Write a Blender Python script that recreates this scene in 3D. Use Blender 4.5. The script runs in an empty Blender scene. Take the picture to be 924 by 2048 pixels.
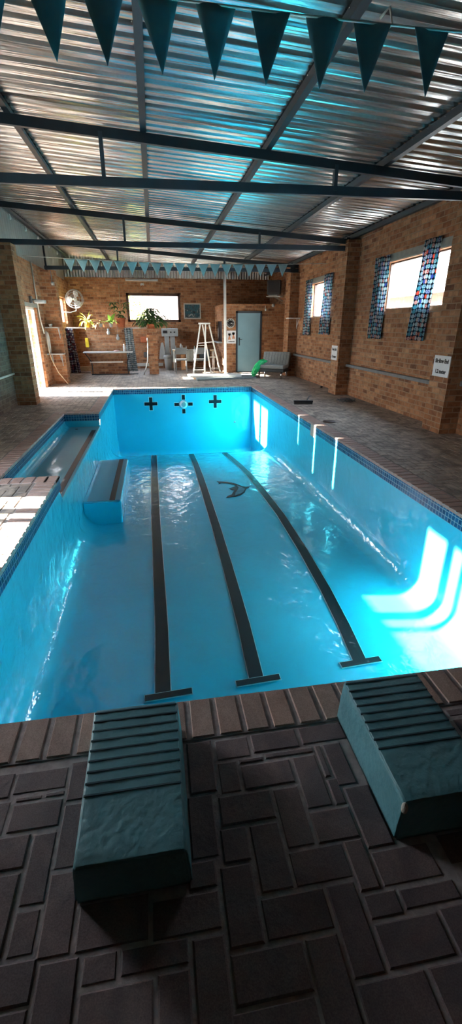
import bpy, bmesh, math, random
from math import pi, sin, cos, tan, atan, atan2, radians, sqrt
from mathutils import Vector, Matrix
random.seed(7)
scn = bpy.context.scene
COL = scn.collection
V = Vector

# ------------------------------------------------------------------ materials
def mat(name):
    m = bpy.data.materials.new(name); m.use_nodes = True
    nt = m.node_tree; b = nt.nodes['Principled BSDF']
    return m, nt, b
def nd(nt, t, **k):
    n = nt.nodes.new(t)
    for a, v in k.items():
        if a.startswith('_'): n.inputs[int(a[1:])].default_value = v
        else: setattr(n, a, v)
    return n
def lk(nt, a, b): nt.links.new(a, b)
def ramp(nt, fac, stops):
    r = nt.nodes.new('ShaderNodeValToRGB')
    e = r.color_ramp.elements
    while len(e) < len(stops): e.new(.5)
    for q, (p, c) in zip(e, stops):
        q.position = p; q.color = (*c, 1) if len(c) == 3 else c
    lk(nt, fac, r.inputs[0]); return r.outputs[0]
def simple(name, col, rough=.5, metal=0, var=.12, scale=12, bump=0, spec=.5, coat=0, trans=0, bscale=None):
    m, nt, b = mat(name)
    g = nd(nt, 'ShaderNodeNewGeometry')
    n = nd(nt, 'ShaderNodeTexNoise'); n.inputs['Scale'].default_value = scale; n.inputs['Detail'].default_value = 5
    lk(nt, g.outputs['Position'], n.inputs['Vector'])
    c0 = tuple(max(0, c*(1-var)) for c in col); c1 = tuple(min(1, c*(1+var)) for c in col)
    lk(nt, ramp(nt, n.outputs['Fac'], [(.3, c0), (.7, c1)]), b.inputs['Base Color'])
    b.inputs['Roughness'].default_value = rough; b.inputs['Metallic'].default_value = metal
    b.inputs['Specular IOR Level'].default_value = spec; b.inputs['Coat Weight'].default_value = coat
    if trans: b.inputs['Transmission Weight'].default_value = trans
    if bump:
        n2 = nd(nt, 'ShaderNodeTexNoise'); n2.inputs['Scale'].default_value = bscale or scale*3; n2.inputs['Detail'].default_value = 6
        lk(nt, g.outputs['Position'], n2.inputs['Vector'])
        bp = nd(nt, 'ShaderNodeBump'); bp.inputs['Strength'].default_value = bump; bp.inputs['Distance'].default_value = .01
        lk(nt, n2.outputs['Fac'], bp.inputs['Height']); lk(nt, bp.outputs[0], b.inputs['Normal'])
    return m

def wallvec(nt):
    g = nd(nt, 'ShaderNodeNewGeometry')
    sp = nd(nt, 'ShaderNodeSeparateXYZ'); lk(nt, g.outputs['Position'], sp.inputs[0])
    sn = nd(nt, 'ShaderNodeSeparateXYZ'); lk(nt, g.outputs['True Normal'], sn.inputs[0])
    ab = nd(nt, 'ShaderNodeMath', operation='ABSOLUTE'); lk(nt, sn.outputs[0], ab.inputs[0])
    gt = nd(nt, 'ShaderNodeMath', operation='GREATER_THAN', _1=.5); lk(nt, ab.outputs[0], gt.inputs[0])
    mx = nd(nt, 'ShaderNodeMix'); mx.data_type = 'FLOAT'
    lk(nt, gt.outputs[0], mx.inputs[0]); lk(nt, sp.outputs[0], mx.inputs[2]); lk(nt, sp.outputs[1], mx.inputs[3])
    cb = nd(nt, 'ShaderNodeCombineXYZ'); lk(nt, mx.outputs[0], cb.inputs[0]); lk(nt, sp.outputs[2], cb.inputs[1])
    return g, sp, cb.outputs[0]

def brick_mat(name, tones, mortar, flash=True, off=0):
    m, nt, b = mat(name)
    g, sp, vec = wallvec(nt)
    # wobble the courses slightly (hand laid)
    nw = nd(nt, 'ShaderNodeTexNoise'); nw.inputs['Scale'].default_value = 2.2; lk(nt, g.outputs['Position'], nw.inputs['Vector'])
    sb = nd(nt, 'ShaderNodeVectorMath', operation='MULTIPLY_ADD'); lk(nt, nw.outputs['Color'], sb.inputs[0])
    sb.inputs[1].default_value = (.022, .022, 0); sb.inputs[2].default_value = (off, 0, 0)
    ad = nd(nt, 'ShaderNodeVectorMath', operation='ADD'); lk(nt, vec, ad.inputs[0]); lk(nt, sb.outputs[0], ad.inputs[1])
    br = nd(nt, 'ShaderNodeTexBrick', offset=.5)
    for k, v in (('Scale', 1), ('Mortar Size', .009), ('Mortar Smooth', .3), ('Brick Width', .235), ('Row Height', .087), ('Bias', 0)): br.inputs[k].default_value = v
    lk(nt, ad.outputs[0], br.inputs['Vector'])
    br.inputs['Color1'].default_value = (0, 0, 0, 1); br.inputs['Color2'].default_value = (1, 1, 1, 1); br.inputs['Mortar'].default_value = (.5, .5, .5, 1)
    c = ramp(nt, br.outputs['Color'], [(i/(len(tones)-1), t) for i, t in enumerate(tones)])
    # burnt flashes inside bricks
    n1 = nd(nt, 'ShaderNodeTexNoise'); n1.inputs['Scale'].default_value = 9; n1.inputs['Detail'].default_value = 4; n1.inputs['Roughness'].default_value = .6
    lk(nt, g.outputs['Position'], n1.inputs['Vector'])
    f = ramp(nt, n1.outputs['Fac'], [(.38, (.35, .35, .35)), (.58, (1, 1, 1))])
    mu = nd(nt, 'ShaderNodeMix'); mu.data_type = 'RGBA'; mu.blend_type = 'MULTIPLY'; mu.inputs[0].default_value = .55 if flash else .25
    lk(nt, c, mu.inputs[6]); lk(nt, f, mu.inputs[7])
    mm = nd(nt, 'ShaderNodeMix'); mm.data_type = 'RGBA'; lk(nt, br.outputs['Fac'], mm.inputs[0]); lk(nt, mu.outputs[2], mm.inputs[6]); mm.inputs[7].default_value = (*mortar, 1)
    lk(nt, mm.outputs[2], b.inputs['Base Color']); b.inputs['Roughness'].default_value = .85; b.inputs['Specular IOR Level'].default_value = .25
    inv = nd(nt, 'ShaderNodeMath', operation='SUBTRACT', _0=1.0); lk(nt, br.outputs['Fac'], inv.inputs[1])
    n2 = nd(nt, 'ShaderNodeTexNoise'); n2.inputs['Scale'].default_value = 60; lk(nt, g.outputs['Position'], n2.inputs['Vector'])
    a2 = nd(nt, 'ShaderNodeMath', operation='MULTIPLY_ADD', _1=.25); lk(nt, n2.outputs['Fac'], a2.inputs[0]); lk(nt, inv.outputs[0], a2.inputs[2])
    bp = nd(nt, 'ShaderNodeBump'); bp.inputs['Strength'].default_value = .9; bp.inputs['Distance'].default_value = .012
    lk(nt, a2.outputs[0], bp.inputs['Height']); lk(nt, bp.outputs[0], b.inputs['Normal'])
    return m

M = {}
M['brick'] = brick_mat('face_brick', [(.20,.085,.045), (.42,.19,.09), (.33,.14,.065), (.52,.27,.14), (.38,.18,.09)], (.36,.235,.15))
M['brick_shaded'] = brick_mat('shade_toned_brick', [(.11,.08,.06), (.17,.12,.09), (.14,.10,.07), (.20,.15,.11)], (.19,.16,.13), off=.07)  # wall brick again, its tones greyed to paint the bluish shade

def paver_mat(name, tones, mottled, rough=.75, bump=.5, spec=.4):
    m, nt, b = mat(name)
    g = nd(nt, 'ShaderNodeNewGeometry')
    at = nd(nt, 'ShaderNodeAttribute', attribute_name='tone')
    c = ramp(nt, at.outputs['Fac'], [(i/(len(tones)-1), t) for i, t in enumerate(tones)])
    n1 = nd(nt, 'ShaderNodeTexNoise'); n1.inputs['Scale'].default_value = 3.5; n1.inputs['Detail'].default_value = 7; n1.inputs['Roughness'].default_value = .65; n1.inputs['Distortion'].default_value = 1.2
    lk(nt, g.outputs['Position'], n1.inputs['Vector'])
    f = ramp(nt, n1.outputs['Fac'], [(.36, mottled[0]), (.62, mottled[1])])
    mu = nd(nt, 'ShaderNodeMix'); mu.data_type = 'RGBA'; mu.blend_type = 'MULTIPLY'; mu.inputs[0].default_value = 1
    lk(nt, c, mu.inputs[6]); lk(nt, f, mu.inputs[7])
    n3 = nd(nt, 'ShaderNodeTexNoise'); n3.inputs['Scale'].default_value = 240; n3.inputs['Detail'].default_value = 2
    lk(nt, g.outputs['Position'], n3.inputs['Vector'])
    f3 = ramp(nt, n3.outputs['Fac'], [(.35, (.8, .8, .8)), (.65, (1.15, 1.15, 1.15))])
    m3 = nd(nt, 'ShaderNodeMix'); m3.data_type = 'RGBA'; m3.blend_type = 'MULTIPLY'; m3.inputs[0].default_value = 1
    lk(nt, mu.outputs[2], m3.inputs[6]); lk(nt, f3, m3.inputs[7])
    lk(nt, m3.outputs[2], b.inputs['Base Color']); b.inputs['Roughness'].default_value = rough; b.inputs['Specular IOR Level'].default_value = spec
    n2 = nd(nt, 'ShaderNodeTexNoise'); n2.inputs['Scale'].default_value = 45; n2.inputs['Detail'].default_value = 6
    lk(nt, g.outputs['Position'], n2.inputs['Vector'])
    bp = nd(nt, 'ShaderNodeBump'); bp.inputs['Strength'].default_value = bump; bp.inputs['Distance'].default_value = .006
    lk(nt, n2.outputs['Fac'], bp.inputs['Height']); lk(nt, bp.outputs[0], b.inputs['Normal'])
    return m
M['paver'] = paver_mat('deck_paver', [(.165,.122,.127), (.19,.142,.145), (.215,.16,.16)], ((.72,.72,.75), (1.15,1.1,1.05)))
M['paver_mid'] = paver_mat('pale_mottled_paver', [(.35,.285,.235), (.39,.32,.265), (.42,.345,.285)], ((.5,.5,.52), (1.3,1.25,1.2)))  # paler, more mottled tones than the near deck pavers
M['coping'] = paver_mat('coping_paver', [(.36,.25,.215), (.43,.305,.26), (.39,.265,.22)], ((.8,.76,.76), (1.15,1.12,1.1)))
M['joint'] = simple('sand_joint', (.40,.34,.33), .95, var=.2, scale=30, bump=.4)
M['joint_dk'] = simple('dirty_joint', (.24,.21,.19), .95, var=.2, scale=30, bump=.4)

def pool_mat():
    m, nt, b = mat('glossy_pool_paint')
    g = nd(nt, 'ShaderNodeNewGeometry')
    n = nd(nt, 'ShaderNodeTexNoise'); n.inputs['Scale'].default_value = .9; n.inputs['Detail'].default_value = 3
    lk(nt, g.outputs['Position'], n.inputs['Vector'])
    lk(nt, ramp(nt, n.outputs['Fac'], [(.3, (.022,.42,.57)), (.7, (.028,.47,.63))]), b.inputs['Base Color'])
    b.inputs['Roughness'].default_value = .5; b.inputs['Specular IOR Level'].default_value = .35
    b.inputs['Coat Weight'].default_value = 1; b.inputs['Coat Roughness'].default_value = .09; b.inputs['Coat IOR'].default_value = 1.5
    n2 = nd(nt, 'ShaderNodeTexNoise'); n2.inputs['Scale'].default_value = 4.6; n2.inputs['Detail'].default_value = 3.5; n2.inputs['Distortion'].default_value = .6
    lk(nt, g.outputs['Position'], n2.inputs['Vector'])
    bp = nd(nt, 'ShaderNodeBump'); bp.inputs['Strength'].default_value = .55; bp.inputs['Distance'].default_value = .035
    lk(nt, n2.outputs['Fac'], bp.inputs['Height'])
    n3 = nd(nt, 'ShaderNodeTexNoise'); n3.inputs['Scale'].default_value = 60; n3.inputs['Detail'].default_value = 2
    lk(nt, g.outputs['Position'], n3.inputs['Vector'])
    b2 = nd(nt, 'ShaderNodeBump'); b2.inputs['Strength'].default_value = .08; b2.inputs['Distance'].default_value = .01
    lk(nt, n3.outputs['Fac'], b2.inputs['Height']); lk(nt, bp.outputs[0], b2.inputs['Normal'])
    lk(nt, b2.outputs[0], b.inputs['Coat Normal'])
    return m
M['pool'] = pool_mat()

def gloss(name, col):
    m, nt, b = mat(name)
    g = nd(nt, 'ShaderNodeNewGeometry')
    b.inputs['Base Color'].default_value = (*col, 1)
    b.inputs['Roughness'].default_value = .5
    b.inputs['Coat Weight'].default_value = .25; b.inputs['Specular IOR Level'].default_value = .25; b.inputs['Coat Roughness'].default_value = .14
    n2 = nd(nt, 'ShaderNodeTexNoise'); n2.inputs['Scale'].default_value = 6; n2.inputs['Detail'].default_value = 3
    lk(nt, g.outputs['Position'], n2.inputs['Vector'])
    bp = nd(nt, 'ShaderNodeBump'); bp.inputs['Strength'].default_value = .6; bp.inputs['Distance'].default_value = .02
    lk(nt, n2.outputs['Fac'], bp.inputs['Height']); lk(nt, bp.outputs[0], b.inputs['Coat Normal'])
    return m
M['lane'] = gloss('black_lane_paint', (.004,.007,.010))
M['lane_edge'] = simple('white_paint_edge', (.62,.72,.74), .4, var=.05)
M['ledge_floor'] = gloss('ledge_paint', (.10,.34,.42))

def tile_mat():
    m, nt, b = mat('blue_mosaic_tile')
    g, sp, vec = wallvec(nt)
    br = nd(nt, 'ShaderNodeTexBrick', offset=0)
    for k, v in (('Scale', 1), ('Mortar Size', .0035), ('Mortar Smooth', .1), ('Brick Width', .05), ('Row Height', .05), ('Bias', 0)): br.inputs[k].default_value = v
    br.inputs['Color1'].default_value = (.008,.04,.10,1); br.inputs['Color2'].default_value = (.018,.095,.20,1); br.inputs['Mortar'].default_value = (.20,.30,.35,1)
    lk(nt, vec, br.inputs['Vector']); lk(nt, br.outputs['Color'], b.inputs['Base Color'])
    b.inputs['Roughness'].default_value = .18
    bp = nd(nt, 'ShaderNodeBump'); bp.invert = True; bp.inputs['Strength'].default_value = .6; bp.inputs['Distance'].default_value = .004
    lk(nt, br.outputs['Fac'], bp.inputs['Height']); lk(nt, bp.outputs[0], b.inputs['Normal'])
    return m
M['tile'] = tile_mat()

def galv():
    m, nt, b = mat('galvanised_sheet')
    g = nd(nt, 'ShaderNodeNewGeometry')
    mp = nd(nt, 'ShaderNodeMapping'); mp.inputs['Scale'].default_value = (.5, 9, 1); lk(nt, g.outputs['Position'], mp.inputs[0])
    n = nd(nt, 'ShaderNodeTexNoise'); n.inputs['Scale'].default_value = 1.1; n.inputs['Detail'].default_value = 3
    lk(nt, mp.outputs[0], n.inputs['Vector'])
    c = ramp(nt, n.outputs['Fac'], [(.33, (.50,.53,.54)), (.66, (.86,.87,.85))])
    vo = nd(nt, 'ShaderNodeTexVoronoi'); vo.inputs['Scale'].default_value = 70; lk(nt, g.outputs['Position'], vo.inputs['Vector'])
    sp = ramp(nt, vo.outputs['Color'], [(.1, (.86,.86,.86)), (.9, (1,1,1))])
    mu = nd(nt, 'ShaderNodeMix'); mu.data_type = 'RGBA'; mu.blend_type = 'MULTIPLY'; mu.inputs[0].default_value = 1
    lk(nt, c, mu.inputs[6]); lk(nt, sp, mu.inputs[7]); lk(nt, mu.outputs[2], b.inputs['Base Color'])
    b.inputs['Roughness'].default_value = .27; b.inputs['Metallic'].default_value = .95
    n2 = nd(nt, 'ShaderNodeTexNoise'); n2.inputs['Scale'].default_value = 1.6; n2.inputs['Detail'].default_value = 2; lk(nt, mp.outputs[0], n2.inputs['Vector'])
    bp = nd(nt, 'ShaderNodeBump'); bp.inputs['Strength'].default_value = .5; bp.inputs['Distance'].default_value = .03
    lk(nt, n2.outputs['Fac'], bp.inputs['Height']); lk(nt, bp.outputs[0], b.inputs['Normal'])
    return m
M['galv'] = galv()
M['steel'] = simple('painted_roof_steel', (.010,.018,.026), .45, var=.2, scale=6)
M['steel_lt'] = simple('blue_grey_painted_steel', (.030,.048,.066), .45, var=.15, scale=6)
M['block'] = simple('teal_painted_concrete', (.10,.27,.315), .5, var=.13, scale=7, bump=.55, bscale=38)
M['groove'] = simple('groove_shadow_paint', (.015,.06,.08), .7)
M['chip'] = simple('bare_concrete', (.45,.42,.36), .9, bump=.6)
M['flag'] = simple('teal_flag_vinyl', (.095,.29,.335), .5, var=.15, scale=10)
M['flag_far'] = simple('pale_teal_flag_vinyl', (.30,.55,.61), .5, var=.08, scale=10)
M['string'] = simple('white_cord', (.7,.68,.62), .8)
M['white'] = simple('white_paint', (.72,.72,.69), .5, var=.05)
M['offwhite'] = simple('aged_white_plastic', (.55,.55,.51), .5, var=.08)
M['lintel'] = simple('concrete_lintel', (.30,.30,.26), .85, bump=.4)
M['black'] = simple('black_plastic', (.012,.012,.014), .45)
M['dark_wood'] = simple('dark_brown_wood', (.055,.022,.012), .5, var=.3, scale=8)
M['wood'] = simple('varnished_wood', (.42,.19,.07), .45, var=.25, scale=9)
M['pale_wood'] = simple('pale_pine', (.55,.42,.27), .6, var=.15)
M['door'] = simple('pale_blue_steel_paint', (.20,.36,.43), .45, var=.05, scale=3)
M['alu'] = simple('aluminium', (.62,.62,.60), .35, metal=.7, var=.06)
M['chrome'] = simple('chrome', (.75,.75,.75), .2, metal=1, var=.03)
M['grey'] = simple('grey_paint', (.24,.25,.25), .6, var=.1)
M['rail'] = simple('grey_painted_board', (.15,.155,.16), .6, var=.15)
M['ltgrey'] = simple('light_grey_plastic', (.38,.42,.43), .5, var=.08)
M['dkgrey'] = simple('dark_grey_plastic', (.10,.11,.115), .5)
M['fabric'] = simple('charcoal_upholstery', (.25,.26,.245), .85, var=.15, scale=30, bump=.3)
M['vinyl'] = simple('black_vinyl', (.014,.016,.016), .5)
M['green'] = simple('bright_green_plastic', (.02,.55,.16), .4, var=.25, scale=14)
M['terracotta'] = simple('terracotta', (.42,.12,.05), .8, var=.2)
M['yellow_pot'] = simple('yellow_plastic', (.75,.52,.03), .4)
M['leaf'] = simple('green_leaf', (.06,.15,.035), .5, var=.4, scale=20)
M['leaf_lt'] = simple('light_green_leaf', (.22,.38,.08), .5, var=.35, scale=20)
M['leaf_y'] = simple('yellow_green_leaf', (.62,.66,.14), .5, var=.3, scale=20)
M['leaf_dry'] = simple('dry_leaf', (.38,.25,.12), .7, var=.3, scale=20)
M['soil'] = simple('soil', (.05,.03,.02), .95)
M['stalk'] = simple('bamboo_stalk', (.42,.32,.18), .7)
M['plaster'] = simple('pink_brick_plaster', (.16,.085,.06), .8, var=.1, scale=2)
M['sheetroof'] = simple('white_sheet_roof', (.6,.56,.5), .5, var=.05, scale=2)
M['ground'] = simple('outdoor_paving', (.45,.38,.30), .9, var=.15, scale=2)
M['cladding'] = simple('grey_cladding', (.34,.34,.32), .6, var=.12, scale=3, metal=.2)
M['mat_white'] = simple('white_mat', (.78,.76,.70), .7, var=.04)
M['mat_grey'] = simple('grey_rubber_mat', (.22,.25,.24), .8)
M['paper'] = simple('white_paper_sign', (.72,.74,.76), .6, var=.03)
M['ink'] = simple('black_ink', (.01,.01,.012), .6)
M['skin_ink'] = simple('orange_brown_ink', (.50,.22,.12), .7)
M['red'] = simple('red_orange_paint', (.55,.08,.03), .6)
M['dolphin'] = simple('grey_blue_mural_paint', (.05,.12,.17), .35, var=.5, scale=9)
M['hedge'] = simple('yellow_green_shrub', (.5,.6,.08), .7, var=.4, scale=12)

def glass():
    m, nt, b = mat('clear_window_glass')
    for n in list(nt.nodes):
        if n.type == 'BSDF_PRINCIPLED': nt.nodes.remove(n)
    out = [n for n in nt.nodes if n.type == 'OUTPUT_MATERIAL'][0]
    t = nd(nt, 'ShaderNodeBsdfTransparent'); t.inputs[0].default_value = (.93,.95,.95,1)
    g = nd(nt, 'ShaderNodeBsdfGlossy'); g.inputs['Roughness'].default_value = .02
    f = nd(nt, 'ShaderNodeLayerWeight'); f.inputs[0].default_value = .3
    pw = nd(nt, 'ShaderNodeMath', operation='POWER', _1=4.0); lk(nt, f.outputs['Facing'], pw.inputs[0])
    ml = nd(nt, 'ShaderNodeMath', operation='MULTIPLY_ADD', _1=.6, _2=.03); lk(nt, pw.outputs[0], ml.inputs[0])
    mx = nd(nt, 'ShaderNodeMixShader'); lk(nt, ml.outputs[0], mx.inputs[0]); lk(nt, t.outputs[0], mx.inputs[1]); lk(nt, g.outputs[0], mx.inputs[2])
    lk(nt, mx.outputs[0], out.inputs[0]); return m
M['glass'] = glass()

def curtain_mat(name, base, cols, pitch=.075, trans=.4):
    m, nt, b = mat(name)
    uv = nd(nt, 'ShaderNodeUVMap')
    sc = nd(nt, 'ShaderNodeVectorMath', operation='SCALE'); sc.inputs['Scale'].default_value = 1/pitch; lk(nt, uv.outputs[0], sc.inputs[0])
    fr = nd(nt, 'ShaderNodeVectorMath', operation='FRACTION'); lk(nt, sc.outputs[0], fr.inputs[0])
    fl = nd(nt, 'ShaderNodeVectorMath', operation='FLOOR'); lk(nt, sc.outputs[0], fl.inputs[0])
    ds = nd(nt, 'ShaderNodeVectorMath', operation='DISTANCE'); lk(nt, fr.outputs[0], ds.inputs[0]); ds.inputs[1].default_value = (.5, .5, 0)
    wn = nd(nt, 'ShaderNodeTexWhiteNoise'); wn.noise_dimensions = '3D'; lk(nt, fl.outputs[0], wn.inputs['Vector'])
    cc = ramp(nt, wn.outputs['Value'], [(i/len(cols), c) for i, c in enumerate(cols)])
    cc.node.color_ramp.interpolation = 'CONSTANT'
    disc = ramp(nt, ds.outputs['Value'], [(0, (1,1,1)), (.45, (0,0,0))]); disc.node.color_ramp.interpolation = 'CONSTANT'
    ring = ramp(nt, ds.outputs['Value'], [(0, (0,0,0)), (.2, (1,1,1)), (.33, (0,0,0))]); ring.node.color_ramp.interpolation = 'CONSTANT'
    m1 = nd(nt, 'ShaderNodeMix'); m1.data_type = 'RGBA'; lk(nt, disc, m1.inputs[0]); m1.inputs[6].default_value = (*base, 1); lk(nt, cc, m1.inputs[7])
    gt = nd(nt, 'ShaderNodeMath', operation='GREATER_THAN', _1=.45); lk(nt, wn.outputs['Color'], gt.inputs[0])
    rr = nd(nt, 'ShaderNodeMath', operation='MULTIPLY'); lk(nt, ring, rr.inputs[0]); lk(nt, gt.outputs[0], rr.inputs[1])
    m2 = nd(nt, 'ShaderNodeMix'); m2.data_type = 'RGBA'; lk(nt, rr.outputs[0], m2.inputs[0]); lk(nt, m1.outputs[2], m2.inputs[6]); m2.inputs[7].default_value = (.5,.55,.55,1)
    lk(nt, m2.outputs[2], b.inputs['Base Color']); b.inputs['Roughness'].default_value = .9
    # cloth: some daylight comes through
    out = [n for n in nt.nodes if n.type == 'OUTPUT_MATERIAL'][0]
    tl = nd(nt, 'ShaderNodeBsdfTranslucent'); lk(nt, m2.outputs[2], tl.inputs[0])
    mx = nd(nt, 'ShaderNodeMixShader'); mx.inputs[0].default_value = trans; lk(nt, b.outputs[0], mx.inputs[1]); lk(nt, tl.outputs[0], mx.inputs[2]); lk(nt, mx.outputs[0], out.inputs[0])
    return m
M['curtain'] = curtain_mat('ringed_curtain', (.012,.02,.035), [(.14,.40,.46), (.42,.52,.56), (.58,.16,.11), (.09,.28,.38), (.6,.42,.38), (.13,.18,.42), (.5,.62,.62)])
M['curtain_red'] = curtain_mat('dark_dotted_curtain', (.02,.006,.012), [(.16,.03,.05), (.25,.2,.22), (.05,.03,.08), (.12,.02,.03)], .08)
M['curtain_grey'] = curtain_mat('grey_dotted_curtain', (.05,.07,.08), [(.4,.44,.44), (.2,.28,.3), (.35,.36,.36), (.5,.52,.5)], .07)

def picture_mat():
    m, nt, b = mat('painted_picture')
    g = nd(nt, 'ShaderNodeNewGeometry')
    n = nd(nt, 'ShaderNodeTexNoise'); n.inputs['Scale'].default_value = 5; n.inputs['Detail'].default_value = 4; n.inputs['Distortion'].default_value = 1.5
    lk(nt, g.outputs['Position'], n.inputs['Vector'])
    lk(nt, ramp(nt, n.outputs['Fac'], [(.3, (.01,.015,.02)), (.48, (.02,.12,.16)), (.58, (.03,.04,.05)), (.7, (.35,.42,.42))]), b.inputs['Base Color'])
    b.inputs['Roughness'].default_value = .4
    return m
M['picture'] = picture_mat()

# ------------------------------------------------------------------ mesh helpers
class MB:
    def __init__(s): s.bm = bmesh.new(); s.tone = None
    def quad(s, *p):
        return s.bm.faces.new([s.bm.verts.new(V(q)) for q in p])
    def box(s, x0, x1, y0, y1, z0, z1, bev=0, M_=None, seg=2):
        x0, x1 = sorted((x0, x1)); y0, y1 = sorted((y0, y1)); z0, z1 = sorted((z0, z1))
        r = bmesh.ops.create_cube(s.bm, size=1)
        vs = r['verts']
        for v in vs:
            v.co = V((x0 + (v.co.x+.5)*(x1-x0), y0 + (v.co.y+.5)*(y1-y0), z0 + (v.co.z+.5)*(z1-z0)))
        if M_ is not None:
            for v in vs: v.co = M_ @ v.co
        if bev:
            ed = list({e for v in vs for e in v.link_edges})
            bmesh.ops.bevel(s.bm, geom=ed, offset=bev, segments=seg, affect='EDGES', profile=.5)
        return s
    def tube(s, pts, r, n=8, cap=True, taper=None):
        pts = [V(p) for p in pts]; rings = []; prev = None
        for i, p in enumerate(pts):
            if i == 0: d = pts[1]-p
            elif i == len(pts)-1: d = p-pts[i-1]
            else: d = (pts[i+1]-pts[i-1])
            d.normalize()
            if prev is None:
                a = V((0,0,1)) if abs(d.z) < .9 else V((1,0,0))
                u = d.cross(a).normalized()
            else:
                u = (prev - d*prev.dot(d)).normalized()
            prev = u; w = d.cross(u)
            rr = r if taper is None else r*(1+(taper-1)*i/(len(pts)-1))
            rings.append([s.bm.verts.new(p + (u*cos(2*pi*k/n) + w*sin(2*pi*k/n))*rr) for k in range(n)])
        for a, b in zip(rings, rings[1:]):
            for k in range(n):
                f = s.bm.faces.new((a[k], a[(k+1) % n], b[(k+1) % n], b[k])); f.smooth = True
        if cap:
            s.bm.faces.new(rings[0][::-1]); s.bm.faces.new(rings[-1])
        return s
    def bar(s, p, q, w, h):   # rectangular bar from p to q; w sideways, h up
        p, q = V(p), V(q); d = (q-p); L = d.length; d.normalize()
        a = V((0,0,1)) if abs(d.z) < .95 else V((0,1,0))
        u = d.cross(a).normalized(); w2 = u.cross(d)
        m = Matrix((u, d, w2)).transposed().to_4x4(); m.translation = p
        return s.box(-w/2, w/2, 0, L, -h/2, h/2, M_=m)
    def lathe(s, prof, c=(0,0,0), n=20, axis='z'):
        c = V(c); rings = []
        for r, h in prof:
            ring = []
            for k in range(n):
                a = 2*pi*k/n
                p = V((r*cos(a), r*sin(a), h))
                if axis == 'y': p = V((p.x, p.z, p.y))
                if axis == 'x': p = V((p.z, p.x, p.y))
                ring.append(s.bm.verts.new(c+p))
            rings.append(ring)
        for a, b in zip(rings, rings[1:]):
            for k in range(n):
                f = s.bm.faces.new((a[k], a[(k+1) % n], b[(k+1) % n], b[k])); f.smooth = True
        if prof[0][0] > 1e-4: s.bm.faces.new(rings[0][::-1])
        if prof[-1][0] > 1e-4: s.bm.faces.new(rings[-1])
        return s
    def prism(s, poly, z0, z1, M_=None):
        b = [s.bm.verts.new(V((x, y, z0))) for x, y in poly]; t = [s.bm.verts.new(V((x, y, z1))) for x, y in poly]
        s.bm.faces.new(b[::-1]); s.bm.faces.new(t); n = len(poly)
        for i in range(n): s.bm.faces.new((b[i], b[(i+1) % n], t[(i+1) % n], t[i]))
        if M_ is not None:
            for v in b+t: v.co = M_ @ v.co
        return s
    def leaf(s, base, direc, length, width, droop=.3, n=6, fold=.15):
        base = V(base); d = V(direc).normalized(); side = d.cross(V((0,0,1)))
        if side.length < .05: side = V((1,0,0))
        side.normalize(); prev = None; p = base.copy(); step = length/n
        for i in range(n+1):
            t = i/n; w = width*sin(pi*min(1, .12+.88*t))**.7*(1-t*.2)*.5
            if i == n: w = .001
            up = side.cross(d).normalized()
            row = [s.bm.verts.new(p - side*w + up*w*fold), s.bm.verts.new(p), s.bm.verts.new(p + side*w + up*w*fold)]
            if prev:
                for k in range(2):
                    f = s.bm.faces.new((prev[k], prev[k+1], row[k+1], row[k])); f.smooth = True
            prev = row; p = p + d*step; d = (d + V((0,0,-droop/n*2))).normalized()
        return s

def obj(name, mb, m, parent=None, label=None, cat=None, group=None, kind=None, smooth=False, solid=0, recalc=True):
    bm = mb.bm if isinstance(mb, MB) else mb
    if recalc: bmesh.ops.recalc_face_normals(bm, faces=bm.faces)
    me = bpy.data.meshes.new(name)
    if parent is None:
        xs = [v.co for v in bm.verts]
        o0 = V(((min(p.x for p in xs)+max(p.x for p in xs))/2, (min(p.y for p in xs)+max(p.y for p in xs))/2, min(p.z for p in xs)))
        inv = Matrix.Translation(-o0)
    else:
        inv = world(parent).inverted(); o0 = None
    for v in bm.verts: v.co = inv @ v.co
    bm.to_mesh(me); bm.free()
    if smooth:
        for p in me.polygons: p.use_smooth = True
    ms = m if isinstance(m, (list, tuple)) else [m]
    for q in ms: me.materials.append(q)
    o = bpy.data.objects.new(name, me); COL.objects.link(o)
    if parent is None: o.location = o0
    else: o.parent = parent
    if solid:
        md = o.modifiers.new('solidify', 'SOLIDIFY'); md.thickness = solid; md.offset = 0
    tag(o, label, cat, group, kind)
    return o
def world(o):
    m = Matrix.LocRotScale(o.location, o.rotation_euler, o.scale)
    return world(o.parent) @ m if o.parent else m
def tag(o, label=None, cat=None, group=None, kind=None):
    if label: o['label'] = label
    if cat: o['category'] = cat
    if group: o['group'] = group
    if kind: o['kind'] = kind
    return o
def thing(name, loc, label, cat, group=None, kind=None):
    o = bpy.data.objects.new(name, None); o.empty_display_size = .1; COL.objects.link(o); o.location = loc
    return tag(o, label, cat, group, kind)
def struct(name, mb, m, label, cat='structure', parent=None, **k):
    return obj(name, mb, m, parent, label, cat if parent is None else None, kind='structure' if parent is None else None, **k)
def text(body, size, loc, rot, m, parent, name='lettering', bold=.0, sx=1, ext=.001):
    cu = bpy.data.curves.new('txt', 'FONT'); cu.body = body; cu.size = size; cu.align_x = 'CENTER'; cu.align_y = 'CENTER'; cu.extrude = ext; cu.offset = bold
    t = bpy.data.objects.new('txt', cu); COL.objects.link(t)
    dg = bpy.context.evaluated_depsgraph_get(); me = bpy.data.meshes.new_from_object(t.evaluated_get(dg))
    bpy.data.objects.remove(t)
    M4 = Matrix.Translation(loc) @ rot.to_4x4() @ Matrix.Diagonal((sx, 1, 1, 1))
    me.transform(world(parent).inverted() @ M4); me.materials.clear(); me.materials.append(m)
    o = bpy.data.objects.new(name, me); COL.objects.link(o); o.parent = parent
    return o
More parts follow.
